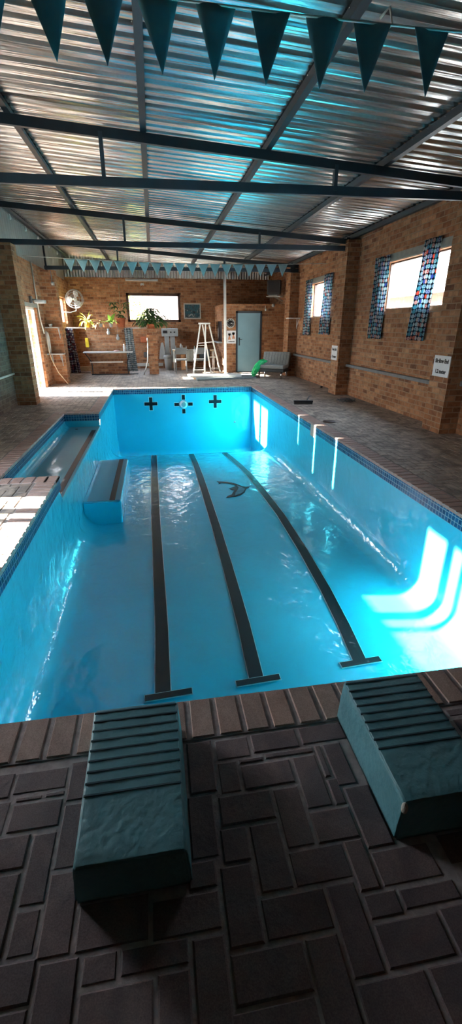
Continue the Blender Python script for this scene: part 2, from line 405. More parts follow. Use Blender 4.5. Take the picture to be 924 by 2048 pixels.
def holes(mb, along, thick, z0, z1, a0, a1, ops, axis):
    """solid wall along axis from a0 to a1 with rectangular openings (a, b, zlow, zhigh)"""
    ops = sorted(ops); cur = a0
    def B(p, q, r, t):
        if q-p < 1e-4 or t-r < 1e-4: return
        if axis == 'y': mb.box(along, thick, p, q, r, t)
        else: mb.box(p, q, along, thick, r, t)
    for a, b, zl, zh in ops:
        B(cur, a, z0, z1); B(a, b, z0, zl); B(a, b, zh, z1); cur = b
    B(cur, a1, z0, z1)

# ------------------------------------------------------------------ layout numbers (metres)
PX0, PX1, PY0, PY1 = -1.17, 2.69, 1.57, 12.87       # pool basin
NX0, NY0, NY1 = -1.83, 5.15, 9.25                   # shallow niche on the left
WL, WR, YB = -3.0, 4.7, 19.3                        # walls
TB = .15                                            # tile band depth
def roofz(x): return 3.77 - .065*x
def zf(y):
    if y < 7.4: return -1.15
    if y < 10.8: t = (y-7.4)/3.4; return -1.15-.18*t*t
    t = min(1, (y-10.8)/.95); return -1.33-.66*(1-(1-t)**2)

# ------------------------------------------------------------------ swimming pool
pool = thing('swimming_pool', (PX0+1.93, 7.2, -2.0), 'long empty swimming pool painted glossy turquoise, with blue tiles and brick coping', 'swimming pool')
R = .24
def cove(d):
    if d >= R: return 0
    return R - sqrt(max(0, R*R-(R-d)**2))
arc = [R*(1-cos(a*pi/2/7)) for a in range(8)]
xs = [PX0+a for a in arc] + [PX0+R+(PX1-PX0-2*R)*i/24 for i in range(1, 24)] + [PX1-a for a in arc[::-1]]
ys = [PY0+a for a in arc] + [PY0+R+(PY1-PY0-2*R)*i/110 for i in range(1, 110)] + [PY1-a for a in arc[::-1]]
mb = MB(); grid = []
for y in ys:
    row = []
    for x in xs:
        dx = min(x-PX0, PX1-x); dy = min(y-PY0, PY1-y)
        a, b = cove(dx), cove(dy)
        z = zf(y) + max(a, b, (a**3+b**3)**(1/3) if a+b > 0 else 0)
        z += .006*sin(x*3.1+y*1.3)*min(1, dx*2)
        row.append(mb.bm.verts.new((x, y, z)))
    grid.append(row)
for a, b in zip(grid, grid[1:]):
    for i in range(len(xs)-1): mb.bm.faces.new((a[i], a[i+1], b[i+1], b[i]))
# vertical walls rising from the rim of the grid
def wallstrip(verts, tops, n=4):
    prev = verts
    for k in range(1, n+1):
        row = [mb.bm.verts.new(v.co.lerp(V((v.co.x, v.co.y, t)), k/n)) for v, t in zip(verts, tops)]
        for i in range(len(row)-1): mb.bm.faces.new((prev[i], prev[i+1], row[i+1], row[i]))
        prev = row
LZ = -.27
wallstrip([r[-1] for r in grid], [-TB]*len(grid))
wallstrip(grid[0], [-TB]*len(xs)); wallstrip(grid[-1], [-TB]*len(xs))
L = [r[0] for r in grid]
wallstrip(L, [LZ if NY0-.04 < v.co.y < NY1+.04 else -TB for v in L])
basin = obj('basin', mb, M['pool'], pool, smooth=True)
# niche lining
mb = MB(); r2 = .1
mb.box(NX0-.05, NX0, NY0-.05, NY1+.05, LZ-.1, -TB); mb.box(NX0, PX0, NY1, NY1+.05, LZ-.1, -TB); mb.box(NX0, PX0-.02, NY0-.05, NY0, LZ-.1, -TB)
for k in range(6):
    a0, a1 = pi/2*k/6, pi/2*(k+1)/6
    mb.quad((NX0+r2*(1-cos(a0)), NY0, LZ+r2*(1-sin(a0))), (NX0+r2*(1-cos(a1)), NY0, LZ+r2*(1-sin(a1))), (NX0+r2*(1-cos(a1)), NY1, LZ+r2*(1-sin(a1))), (NX0+r2*(1-cos(a0)), NY1, LZ+r2*(1-sin(a0))))
obj('niche_wall', mb, M['pool'], pool)
mb = MB(); mb.box(NX0, PX0+.006, NY0-.02, NY1+.02, LZ-.05, LZ, bev=.008)
obj('shallow_ledge', mb, M['ledge_floor'], pool, label='pale grey-blue floor of the shallow niche')
mb = MB(); mb.box(PX0-.115, PX0-.035, NY0, NY1-.35, LZ, LZ+.003)
obj('ledge_stripe', mb, M['lane'], pool, label='black stripe along the edge of the shallow niche')
mb = MB(); mb.lathe([(.0, .004), (.022, .004), (.03, .0)], (PX0-.42, NY1-.2, LZ+.0), 14)
obj('drain', mb, M['black'], pool)
# seat block against the left wall
mb = MB(); mb.box(PX0-.01, -.62, 6.35, 8.6, -1.45, -.79, bev=.025)
seat = obj('seat_block', mb, M['pool'], pool, label='turquoise underwater bench block below the niche', smooth=False)
mb = MB(); mb.box(PX0+.06, -.635, 6.37, 8.58, -.79, -.786)
obj('seat_top', mb, M['ledge_floor'], seat)
mb = MB(); mb.box(-.79, -.71, 6.37, 8.58, -.786, -.782)
obj('seat_stripe', mb, M['lane'], seat, label='black stripe along the bench block')
# tile band
mb = MB(); t = .012
mb.box(PX1-.003, PX1+.02, PY0, PY1, -TB, -.012); mb.box(PX0, PX1, PY1-.003, PY1+.02, -TB, -.012); mb.box(PX0, PX1, PY0-.02, PY0+.003, -TB, -.012)
mb.box(PX0-.02, PX0+.003, PY0, NY0, -TB, -.012); mb.box(PX0-.02, PX0+.003, NY1, PY1, -TB, -.012)
mb.box(NX0-.02, NX0+.003, NY0-.02, NY1+.02, -TB, -.012); mb.box(NX0, PX0, NY1-.003, NY1+.02, -TB, -.012); mb.box(NX0, PX0, NY0-.02, NY0+.003, -TB, -.012)
obj('waterline_tile_band', mb, M['tile'], pool, label='band of small blue mosaic tiles under the coping')
# lane markings
def lane_strip(cl, w, dz, name, m, par, tb=None, label=None):
    mb = MB(); prev = None
    pts = []
    for (x0, y0), (x1, y1) in zip(cl, cl[1:]):
        n = max(2, int(abs(y1-y0)/.12))
        for i in range(n): t = i/n; pts.append((x0+(x1-x0)*t, y0+(y1-y0)*t))
    pts.append(cl[-1])
    for x, y in pts:
        z = zf(y)+.006*sin(x*3.1+y*1.3)+dz
        row = [mb.bm.verts.new((x-w/2, y, z)), mb.bm.verts.new((x+w/2, y, z))]
        if prev: mb.bm.faces.new((prev[0], prev[1], row[1], row[0]))
        prev = row
    if tb:
        xc, yc, hw, hh, sk = tb
        z = zf(yc)+dz+.0015
        mb.quad((xc-hw, yc-hh-sk, z+.004), (xc+hw, yc-hh+sk, z-.001+.004), (xc+hw, yc+hh+sk, z-.001+.004), (xc-hw, yc+hh-sk, z+.004))
    return obj(name, mb, m, par, label=label)
lanes = [([(-.10, 2.78), (-.095, 3.7), (-.11, 4.8), (-.13, 6.2), (-.145, 8.8), (-.157, 10.82)], (-.055, 2.79)),
         ([(.68, 2.83), (.71, 3.6), (.73, 4.8), (.745, 6.0), (.745, 8.9), (.747, 10.82)], (.69, 2.83)),
         ([(1.63, 2.93), (1.69, 3.44), (1.745, 4.1), (1.785, 5.05), (1.80, 6.25), (1.73, 8.43), (1.56, 10.82)], (1.63, 2.9))]
for i, (cl, (tx, ty)) in enumerate(lanes):
    e = lane_strip(cl, .138, .006, 'lane_marking', M['lane_edge'], pool, (tx, ty, .195, .040, .012), label='thin white outline of a black lane line')
    cl2 = [(x, y) for x, y in cl]
    lane_strip(cl2, .122, .010, 'lane_line', M['lane'], e, (tx, ty, .188, .032, .012), label='black lane line ending in a T bar')
# crosses on the far wall
for i, (x, z) in enumerate([(-.18, -.42), (.73, -.455), (1.63, -.40)]):
    y = PY1-.004; a, w = .19, .045
    if i == 1:
        for (c, d) in ((1, 0), (-1, 0), (0, 1), (0, -1)):
            def bx(q0, q1, hw, ya, yb):
                mb = MB()
                if c: mb.box(x+c*q0, x+c*q1, ya, yb, z-hw, z+hw)
                else: mb.box(x-hw, x+hw, ya, yb, z+d*q0, z+d*q1)
                return mb
            e = obj('cross_arm', bx(.12, .268, .056, y-.001, y+.02), M['lane_edge'], pool, label='white outline of an arm of the cross around the pool light')
            obj('cross_bar', bx(.13, .258, .045, y-.006, y+.01), M['lane'], e, label='black painted bar of the cross around the pool light')
    else:
        mb = MB(); mb.box(x-a, x+a, y-.001, y+.02, z-w-.011, z+w+.011); mb.box(x-w-.011, x+w+.011, y-.0015, y+.02, z-a, z+a)
        e = obj('wall_cross', mb, M['lane_edge'], pool, label='white outline of a painted cross on the end wall')
        mb = MB(); mb.box(x-a+.011, x+a-.011, y-.006, y+.01, z-w, z+w); mb.box(x-w, x+w, y-.0065, y+.01, z-a+.011, z+a-.011)
        obj('cross_bar', mb, M['lane'], e, label='black painted cross')
mb = MB(); mb.lathe([(.0, -.06), (.07, -.06), (.085, -.045), (.1, -.03), (.115, 0)], (.73, PY1-.004, -.455), 24, 'y')
lamp = obj('underwater_light', mb, M['white'], pool, label='round white underwater light ring', smooth=True)
mb = MB(); mb.lathe([(.0, -.066), (.06, -.064), (.07, -.058)], (.73, PY1-.004, -.455), 20, 'y')
obj('lens', mb, M['grey'], lamp)
# dolphin mural
D = [(1.025,8.024),(1.137,7.993),(1.297,7.9),(1.369,7.809),(1.452,7.66),(1.513,7.618),(1.603,7.642),(1.551,7.558),(1.496,7.496),(1.436,7.326),(1.345,7.205),(1.24,7.146),(1.147,7.143),(1.071,7.129),(1.11,7.205),(1.194,7.268),(1.244,7.404),(1.288,7.461),(1.23,7.487),(1.19,7.58),(1.261,7.535),(1.317,7.54),(1.345,7.6),(1.335,7.7),(1.29,7.79),(1.222,7.867),(1.112,7.921),(1.039,7.862),(1.06,7.94)]
def zfl(x, y): return zf(y)+.006*sin(x*3.1+y*1.3)
mb = MB(); mb.prism(D, 0, .004)
bmesh.ops.triangulate(mb.bm, faces=mb.bm.faces)
for v in mb.bm.verts: v.co.z += zfl(v.co.x, v.co.y)+.004
dol = obj('dolphin_mural', mb, M['lane'], pool, label='dark leaping dolphin painted on the pool floor')
mb = MB(); mb.prism([(1.36,7.72),(1.43,7.60),(1.47,7.50),(1.42,7.36),(1.34,7.25),(1.24,7.19),(1.27,7.33),(1.33,7.46),(1.37,7.58)], 0, .003)
for v in mb.bm.verts: v.co.z += zfl(v.co.x, v.co.y)+.009
obj('dolphin_body_paint', mb, M['dolphin'], dol)
# skimmer cover on the right side
mb = MB(); mb.box(PX1-.012, PX1+.0, 7.36, 7.62, -.22, -.02, bev=.003)
obj('skimmer_cover', mb, M['chip'], pool, label='beige skimmer cover set in the tile band')
mb = MB(); mb.lathe([(0, -.012), (.03, -.012), (.036, 0)], (2.2, PY1-.002, -1.0), 14, 'y')
obj('return_jet', mb, M['grey'], pool)

# ------------------------------------------------------------------ paving
def bricks(mb, rects, z=0.0, h=.009, bev=.006, tones=None, jit=.0012):
    """pavers with soft chamfered edges, tops at z"""
    for i, (x0, y0, x1, y1) in enumerate(rects):
        tn = random.random(); dz = random.uniform(-jit, jit)
        b = min(bev, (x1-x0)*.3, (y1-y0)*.3)
        lo = [mb.bm.verts.new(p) for p in ((x0, y0, z-h), (x1, y0, z-h), (x1, y1, z-h), (x0, y1, z-h))]
        s = b*.45
        md = [mb.bm.verts.new(p) for p in ((x0+s, y0+s, z-h*.35+dz), (x1-s, y0+s, z-h*.35+dz), (x1-s, y1-s, z-h*.35+dz), (x0+s, y1-s, z-h*.35+dz))]
        hi = [mb.bm.verts.new(p) for p in ((x0+b*1.3, y0+b*1.3, z+dz), (x1-b*1.3, y0+b*1.3, z+dz), (x1-b*1.3, y1-b*1.3, z+dz), (x0+b*1.3, y1-b*1.3, z+dz))]
        fs = [mb.bm.faces.new(hi)]
        for a, c in ((lo, md), (md, hi)):
            for k in range(4): fs.append(mb.bm.faces.new((a[k], a[(k+1) % 4], c[(k+1) % 4], c[k])))
        lay = mb.bm.faces.layers.float.get('tone') or mb.bm.faces.layers.float.new('tone')
        for f in fs: f[lay] = tn
def herring(x0, y0, x1, y1, a=.108, g=.005, skip=None):
    out = []
    for i in range(int(math.floor(x0/a))-2, int(math.ceil(x1/a))+2):
        for j in range(int(math.floor(y0/a))-2, int(math.ceil(y1/a))+2):
            m = (i-j) % 4
            if m == 0: r = (i*a, j*a, (i+2)*a, (j+1)*a)
            elif m == 3: r = (i*a, j*a, (i+1)*a, (j+2)*a)
            else: continue
            r = (max(r[0]+g, x0), max(r[1]+g, y0), min(r[2]-g, x1), min(r[3]-g, y1))
            if r[2]-r[0] < .03 or r[3]-r[1] < .03: continue
            if skip and skip(r): continue
            out.append(r)
    return out
TR = [(-0.619,1.235,-0.431,1.321),(-0.601,1.203,-0.508,1.220),(-0.497,1.205,-0.429,1.222),(-0.602,1.094,-0.43,1.192),(-0.42,1.178,-0.32,1.336),(-0.42,0.952,-0.33,1.164),(-0.691,0.975,-0.517,1.08),(-0.504,0.866,-0.43,1.074),(-0.71,0.753,-0.52,0.96),(-0.82,1.226,-0.63,1.325),(-0.80,1.09,-0.615,1.21),(-0.423,0.73,-0.334,0.94),(-0.505,0.746,-0.435,0.853),(-0.61,0.644,-0.42,0.735),(-0.41,0.52,-0.307,0.72),(-0.321,0.728,-0.119,0.841),(-0.294,0.655,-0.203,0.718),(-0.192,0.658,-0.008,0.715),(-0.295,0.547,-0.105,0.643),(-0.093,0.532,-0.008,0.647),(-0.106,0.72,0.092,0.815),(0.005,0.49,0.094,0.705),(0.005,0.827,0.092,0.901),(0.032,1.131,0.132,1.35),(0.02,0.91,0.110,1.12),(0.148,1.254,0.285,1.345),(0.30,1.264,0.492,1.35),(0.508,1.27,0.70,1.353),(0.235,1.226,0.329,1.243),(0.340,1.230,0.54,1.252),(0.147,1.115,0.222,1.24),(0.236,1.117,0.430,1.214),(0.444,1.01,0.538,1.218),(0.549,1.117,0.573,1.255),(0.549,1.007,0.59,1.106),(0.585,1.075,0.66,1.255),(0.132,1.0,0.325,1.102),(0.337,0.894,0.431,1.10),(0.122,0.883,0.212,0.988),(0.224,0.784,0.325,0.985),(0.334,0.782,0.518,0.882),(0.107,0.668,0.205,0.872),(0.215,0.668,0.412,0.77),(0.105,0.552,0.310,0.655),(0.422,0.554,0.512,0.77),(0.319,0.443,0.411,0.655),(0.524,0.74,0.589,0.885),(0.524,0.668,0.628,0.73),(0.60,0.852,0.695,1.062),(0.6,0.74,0.8,0.84),(0.638,0.675,0.82,0.727),(0.524,0.557,0.722,0.657),(0.422,0.421,0.615,0.545),(0.732,0.534,0.83,0.663),(0.627,0.401,0.735,0.545),(0.443,0.892,0.59,0.996),(-0.53,0.57,-0.42,0.635),(0.005,0.44,0.308,0.543)]
TRB = (-.83, .40, .835, 1.36)
def intr(r): return r[2] > TRB[0] and r[0] < TRB[2] and r[3] > TRB[1] and r[1] < TRB[3]
nearr = []
for x0, y0, x1, y1 in ((WL, -1.0, TRB[0], 1.35), (TRB[2], -1.0, WR, 1.35), (TRB[0], -1.0, TRB[2], TRB[1])):
    nearr += herring(x0+.005, y0+.005, x1-.005, y1-.005)
cw = .205
floor_mb = MB(); floor_mb.bm.faces.layers.float.new('tone')
bricks(floor_mb, [(a-.004, b-.004, c+.004, d+.004) for a, b, c, d in TR]+nearr, jit=.0015, h=.012, bev=.0065)
nn = len(floor_mb.bm.faces)
far = []
far += herring(WL+.005, 1.355, PX0-cw-.01, NY0-cw)                              # left deck, near
far += herring(WL+.005, NY0-cw, NX0-cw-.01, NY1+cw)
far += herring(WL+.005, NY1+cw+.01, PX0-cw-.01, YB)
far += herring(PX0-cw-.01, PY1+cw+.01, WR, YB)
far += herring(PX1+cw+.01, 1.355, WR, PY1+cw)
bricks(floor_mb, far, h=.006, bev=.006, jit=.001)
floor_mb.bm.faces.ensure_lookup_table()
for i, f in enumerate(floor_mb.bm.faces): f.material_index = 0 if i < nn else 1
k0 = len(floor_mb.bm.faces)
# bed between and under the pavers, with the hole for the pool left open
def bed(x0, x1, y0, y1, mi):
    fs0 = len(floor_mb.bm.faces)
    floor_mb.box(x0, x1, y0, y1, -.14, -.0035 if mi == 2 else -.0045)
    floor_mb.bm.faces.ensure_lookup_table()
    for f in floor_mb.bm.faces[fs0:]: f.material_index = mi
bed(WL-.2, WR+.2, -5.2, PY0-.02, 2)
bed(WL-.2, PX0-.022, PY0-.02, NY0-.022, 3); bed(WL-.2, NX0-.022, NY0-.022, NY1+.022, 3); bed(WL-.2, PX0-.022, NY1+.022, YB+.2, 3)
bed(PX0-.022, PX1+.022, PY1+.022, YB+.2, 3); bed(PX1+.022, WR+.2, PY0-.02, YB+.2, 3)
floor = struct('floor', floor_mb, [M['paver'], M['paver_mid'], M['joint'], M['joint_dk']], 'brown brick-paved deck around the pool, laid in herringbone', 'floor', recalc=True)
# coping
mb = MB(); mb.bm.faces.layers.float.new('tone'); cr = []
def run_x(y0, y1, x0, x1, g=.005, p=.117, ph=0):
    n = round((x1-x0)/p); p = (x1-x0)/n
    for i in range(n): cr.append((x0+i*p+g, y0, x0+(i+1)*p-g, y1))
def run_y(x0, x1, y0, y1, g=.0035, p=.11):
    n = round((y1-y0)/p); p = (y1-y0)/n
    for i in range(n): cr.append((x0, y0+i*p+g, x1, y0+(i+1)*p-g))
run_x(PY0-cw, PY0+.012, -1.363, PX1+.18)
run_x(PY1-.012, PY1+cw, PX0-cw, PX1+cw)
run_y(PX1-.012, PX1+cw, PY0+.012, PY1-.012)
run_y(PX0-cw, PX0+.012, PY0+.012, NY0-cw); run_y(PX0-cw, PX0+.012, NY1+cw, PY1-.012)
run_x(NY0-cw, NY0+.012, NX0-cw, PX0+.012); run_x(NY1-.012, NY1+cw, NX0-cw, PX0+.012)
run_y(NX0-cw, NX0+.012, NY0+.012, NY1-.012)
bricks(mb, cr, z=.006, h=.03, bev=.008, jit=.001)
obj('coping', mb, M['coping'], pool, label='row of tan brick pavers edging the pool')
mb = MB()
for r in ((-1.363, PY0-cw, PX1+.18, PY0+.008), (PX0-cw, PY1-.008, PX1+cw, PY1+cw), (PX1-.008, PY0, PX1+cw, PY1), (PX0-cw, PY0, PX0+.008, NY0), (PX0-cw, NY1, PX0+.008, PY1), (NX0-cw, NY0-cw, PX0+.008, NY0+.008), (NX0-cw, NY1-.008, PX0+.008, NY1+cw), (NX0-cw, NY0, NX0+.008, NY1)):
    mb.box(r[0], r[2], r[1], r[3], -.02, .0005)
obj('coping_mortar', mb, M['joint'], pool)

# ------------------------------------------------------------------ starting blocks
def start_block(x0, x1, y0, y1, h0, h1, label, flip=1):
    t = thing('starting_block', ((x0+x1)/2, (y0+y1)/2, 0), label, 'starting block', 'starting blocks at the near pool edge')
    bm = bmesh.new(); NYg, NXg = 46, 22
    # body: tapered block with sloped top, chipped edges, subdivided for roughness
    bmesh.ops.create_cube(bm, size=1)
    for v in bm.verts:
        fy = v.co.y+.5; fx = v.co.x+.5; top = v.co.z > 0
        fl = .012 if not top else 0
        v.co = V((x0-fl+(x1-x0+2*fl)*fx, y0-fl*.3+(y1-y0+fl*.6)*fy, (h0+(h1-h0)*fy) if top else 0))
    bmesh.ops.bevel(bm, geom=[e for e in bm.edges if max(v.co.z for v in e.verts) > .05], offset=.008, segments=3, affect='EDGES')
    bmesh.ops.subdivide_edges(bm, edges=[e for e in bm.edges if e.calc_length() > .05], cuts=10, use_grid_fill=True)
    from mathutils import noise
    for v in bm.verts:
        n = noise.noise(v.co*22)*.0022 + noise.noise(v.co*60)*.001
        edge = min(abs(v.co.x-x0), abs(v.co.x-x1)) + abs(v.co.z-h1)
        v.co.z += n*(1 if v.co.z > .03 else 0); v.co.x += n*.8
    bo = obj('body', bm, M['block'], t, smooth=True)
    wn = bo.modifiers.new('weighted', 'WEIGHTED_NORMAL'); wn.weight = 80
    # nine grip grooves on the front two thirds, their shade painted as dark bars
    n = 9; mb = MB()
    for k in range(n):
        f = 1-.035-k*(.66/n)
        y = y0+(y1-y0)*f; z = h0+(h1-h0)*f
        mb.box(x0+.004, x1-.004, y-.0028, y+.0028, z-.004, z+.0022)
    obj('grip_groove', mb, M['groove'], t, label='row of dark bars painting the groove shade across the block top')
    return t
start_block(-.325, .005, .85, 1.42, .155, .175, 'teal grooved concrete starting block, the whole block left of centre at the pool edge')
b2 = start_block(.71, 1.045, .865, 1.385, .175, .20, 'teal grooved concrete starting block with a chipped corner, near the right frame edge')
mb = MB(); bmesh.ops.create_icosphere(mb.bm, subdivisions=2, radius=1, matrix=Matrix.Translation((.709, .862, .158)) @ Matrix.Diagonal((.011, .012, .024, 1))); obj('chipped_corner', mb, M['chip'], b2, label='bare chipped concrete corner')

# ------------------------------------------------------------------ roof
mb = MB(); prev = None; y = -5.0; pit = .1715; rng = random.Random(2)
while y < YB+.1:
    # one trapezoidal rib and one flat pan per pitch
    for dy, dz in ((0, 0), (.004, .0), (.088, 0), (.092, .002), (.110, .034), (.147, .034), (.165, .002)):
        e = rng.uniform(-.0012, .0012)
        row = [mb.bm.verts.new((x, y+dy, roofz(x)+dz+e*k)) for k, x in enumerate((WL-.35, -1.4, .1, 1.5, 3.1, WR+.35))]
        if prev:
            for k in range(5): mb.bm.faces.new((prev[k], prev[k+1], row[k+1], row[k]))
        prev = row
    y += pit
struct('ceiling', mb, M['galv'], 'ribbed galvanised steel roof sheeting over the pool', 'ceiling', recalc=True)
PUR = [-2.93, -1.45, 0.02, 1.52, 3.06, 4.52]
plab = ['along the left wall above the brickwork', 'second from the left', 'above the left pool lane, running straight away from the camera', 'fourth from the left, crossing the middle of the roof', 'second from the right', 'lying along the top of the right wall']
for i, x in enumerate(PUR):
    mb = MB(); z = roofz(x)-.012
    mb.box(x-.025, x+.025, -5, YB, z-.075, z-.001)
    mb.box(x-.025, x+.045, -5, YB, z-.08, z-.075)
    o = obj('roof_purlin', mb, M['steel'], None, 'dark steel roof purlin, '+plab[i], 'roof beam', 'roof purlins')
    mb = MB(); k = 0; yy = 2.5
    while yy < YB:
        mb.lathe([(0, -.006), (.006, -.006), (.006, 0)], (x-.033, yy, z-.02), 6); yy += .3048
    b = obj('roofing_screws', mb, M['chrome'], o); b['kind'] = 'stuff'
tl = ['nearest to the camera', 'middle one, ending above the deep end sign', 'farthest, behind the far row of flags']
for i, y in enumerate((6.6, 11.05, 15.5)):
    t = thing('roof_truss', (.8, y, 3.1), 'dark steel roof truss spanning the pool hall, '+tl[i], 'roof truss', 'roof trusses')
    zr = lambda x: roofz(x)-.087-.055
    mb = MB(); mb.bar((WL-.02, y, zr(WL)), (4.68, y, zr(4.68)), .055, .10); obj('rafter', mb, M['steel'], t)
    mb = MB(); mb.bar((WL-.02, y, 3.165), (4.68, y, 3.21), .055, .10); obj('tie_beam', mb, M['steel_lt'], t)
    for x in ((-.46, 2.42) if i < 2 else (-.9, 2.3)):
        mb = MB(); mb.bar((x, y, 3.2), (x, y, zr(x)), .045, .07); obj('strut', mb, M['steel_lt'], t)
    mb = MB(); mb.bar((WL+.03, y, 3.1), (WL+.03, y, zr(WL)), .05, .05); obj('strut', mb, M['steel'], t)
    mb = MB(); mb.box(4.42, 4.58, y-.03, y+.03, 3.15, 3.42); obj('end_plate', mb, M['steel'], t)

# ------------------------------------------------------------------ walls
mb = MB()
DW, DH = (11.8, 13.6), 2.03                       # glazed doors in the left wall
NW = (3.3, 4.85)
slits = [(7.36, 7.44, 1.2, 2.10), (8.34, 8.42, 1.15, 2.12), (9.30, 9.37, 1.45, 2.12)]
holes(mb, WL, WL-.23, 0, 3.1, -5.2, YB+.2, [(NW[0], NW[1], 0, DH)] + slits + [(DW[0], DW[1], 0, DH), (15.7, 16.42, 1.38, 2.05), (16.6, 18.2, 1.66, 2.5)], 'y')
mb.box(WL, -2.60, 10.45, 10.8, 0, 3.07); mb.box(WL, -2.57, 14.4, 14.7, 0, 3.0)
wl = struct('wall_left', mb, M['brick'], 'orange-brown face brick wall on the left with pillars, glazed doors and a narrow window', 'wall')
mb = MB()
holes(mb, WR, WR+.23, 0, 3.50, -5.2, YB+.2, [(7.38, 9.62, 1.9, 2.76), (12.45, 14.25, 1.83, 2.73)], 'y')
for y0, y1 in ((1.9, 2.4), (6.44, 6.93), (10.87, 11.35), (15.35, 15.85)): mb.box(4.40, WR, y0, y1, 0, 3.36 if y0 < 15 else 3.13)
wr = struct('wall_right', mb, M['brick'], 'orange-brown face brick wall on the right with three pillars and two curtained windows', 'wall')
mb = MB(); holes(mb, YB, YB+.23, 0, 3.26, WL-.2, WR, [(-.87, 1.06, 1.79, 2.67)], 'x')
struct('wall_back', mb, M['brick'], 'dark orange face brick wall behind the far end of the deck', 'wall')
mb = MB(); holes(mb, -5.2, -5.0, 0, 4.1, WL-.2, WR+.2, [], 'x')
struct('wall_front', mb, M['brick'], 'face brick wall behind the camera', 'wall')
# thin facing of the wall's own brick, greyed to paint bluish shade
mb = MB(); holes(mb, WL+.0005, WL+.012, 0, 2.1, 5.0, 10.45, [(a-.01, b+.01, c, 2.1) for a, b, c, d in slits], 'y')
struct('trim_1', mb, M['brick_shaded'], 'brick face coloured grey for bluish shade, low on the left wall before the first pillar', 'brickwork')
# cladding above the left and back walls
mb = MB(); y = -5; prev = None
while y < YB+.2:
    dx = .012*sin(2*pi*y/.2)
    row = [mb.bm.verts.new((WL-.12+dx, y, 2.98)), mb.bm.verts.new((WL-.12+dx, y, roofz(WL)+.06))]
    if prev: mb.bm.faces.new((prev[0], prev[1], row[1], row[0]))
    prev = row; y += .025
struct('trim_2', mb, M['cladding'], 'grey sheet cladding between the left brick wall and the roof', 'cladding', solid=.002)
mb = MB(); x = WL-.35; prev = None
while x < WR+.3:
    dy = .014*sin(2*pi*x/.1016)
    row = [mb.bm.verts.new((x, YB+.05+dy, 3.2)), mb.bm.verts.new((x, YB+.05+dy, roofz(x)+.05))]
    if prev: mb.bm.faces.new((prev[0], prev[1], row[1], row[0]))
    prev = row; x += .0127
struct('trim_3', mb, M['galv'], 'corrugated steel cladding above the back brick wall', 'cladding', solid=.001)
# lintels
for n, (y0, y1, z) in enumerate(((7.3, 9.95, 2.76), (12.4, 14.4, 2.73))):
    mb = MB(); mb.box(WR-.006, WR+.05, y0, y1, z, z+.13)
    struct('trim_%d' % (4+n), mb, M['lintel'], ['grey concrete lintel above the nearer curtained window', 'grey concrete lintel above the farther curtained window'][n], 'lintel')
mb = MB(); mb.box(WL-.02, WL+.01, DW[0]-.2, DW[1]+.25, DH, DH+.1); struct('trim_6', mb, M['lintel'], 'grey concrete lintel above the left glazed doors', 'lintel')
# windows
def window_y(idx, x, y0, y1, z0, z1, muns, m, label, w=.05):
    mb = MB(); xa, xb = x-.03, x+.03
    mb.box(xa, xb, y0, y1, z0, z0+w); mb.box(xa, xb, y0, y1, z1-w, z1); mb.box(xa, xb, y0, y0+w, z0, z1); mb.box(xa, xb, y1-w, y1, z0, z1)
    t = thing('window_%d' % idx, (x, (y0+y1)/2, z0), label, 'window', kind='structure')
    obj('window_frame', mb, m, t)
    for a in muns:
        mb = MB(); mb.box(x-.02, x+.02, a-.018, a+.018, z0, z1); obj('mullion', mb, m, t)
    mb = MB(); mb.quad((x, y0+w, z0+w), (x, y1-w, z0+w), (x, y1-w, z1-w), (x, y0+w, z1-w)); obj('pane', mb, M['glass'], t)
    return t
window_y(1, WR+.17, 7.38, 9.62, 1.9, 2.76, [], M['dark_wood'], 'wide right-hand window nearer the camera, between two ringed curtains', w=.025)
window_y(2, WR+.17, 12.45, 14.25, 1.83, 2.73, [], M['dark_wood'], 'right-hand window farther away, between two ringed curtains', w=.025)
window_y(5, WL-.12, 15.7, 16.42, 1.38, 2.05, [], M['wood'], 'small window in the left wall just behind the second brick pillar', w=.03)
window_y(4, WL-.12, 16.6, 18.2, 1.66, 2.5, [17.3], M['wood'], 'small bright window in the left wall near the wall fan', w=.05)
t = thing('window_3', (.1, YB+.05, 1.79), 'wide dark-framed window in the back wall behind the potted plants', 'window', kind='structure')
mb = MB(); x0, x1, z0, z1 = -.87, 1.06, 1.79, 2.67; w = .06
mb.box(x0-.05, x1+.05, YB-.03, YB+.04, z0-.06, z0+.02); mb.box(x0-.05, x1+.05, YB-.03, YB+.04, z1-.02, z1+.07); mb.box(x0-.06, x0+.03, YB-.03, YB+.04, z0-.06, z1+.07); mb.box(x1-.03, x1+.06, YB-.03, YB+.04, z0-.06, z1+.07)
obj('window_frame', mb, M['dark_wood'], t)
mb = MB(); mb.quad((x0, YB+.01, z0), (x1, YB+.01, z0), (x1, YB+.01, z1), (x0, YB+.01, z1)); obj('pane', mb, M['glass'], t)
mb = MB()
mb.box(.70, .715, YB, YB+.02, z0, z1)
for z in (2.08, 2.38): mb.box(.71, x1, YB, YB+.02, z, z+.012)
obj('glazing_bar', mb, M['dark_wood'], t)
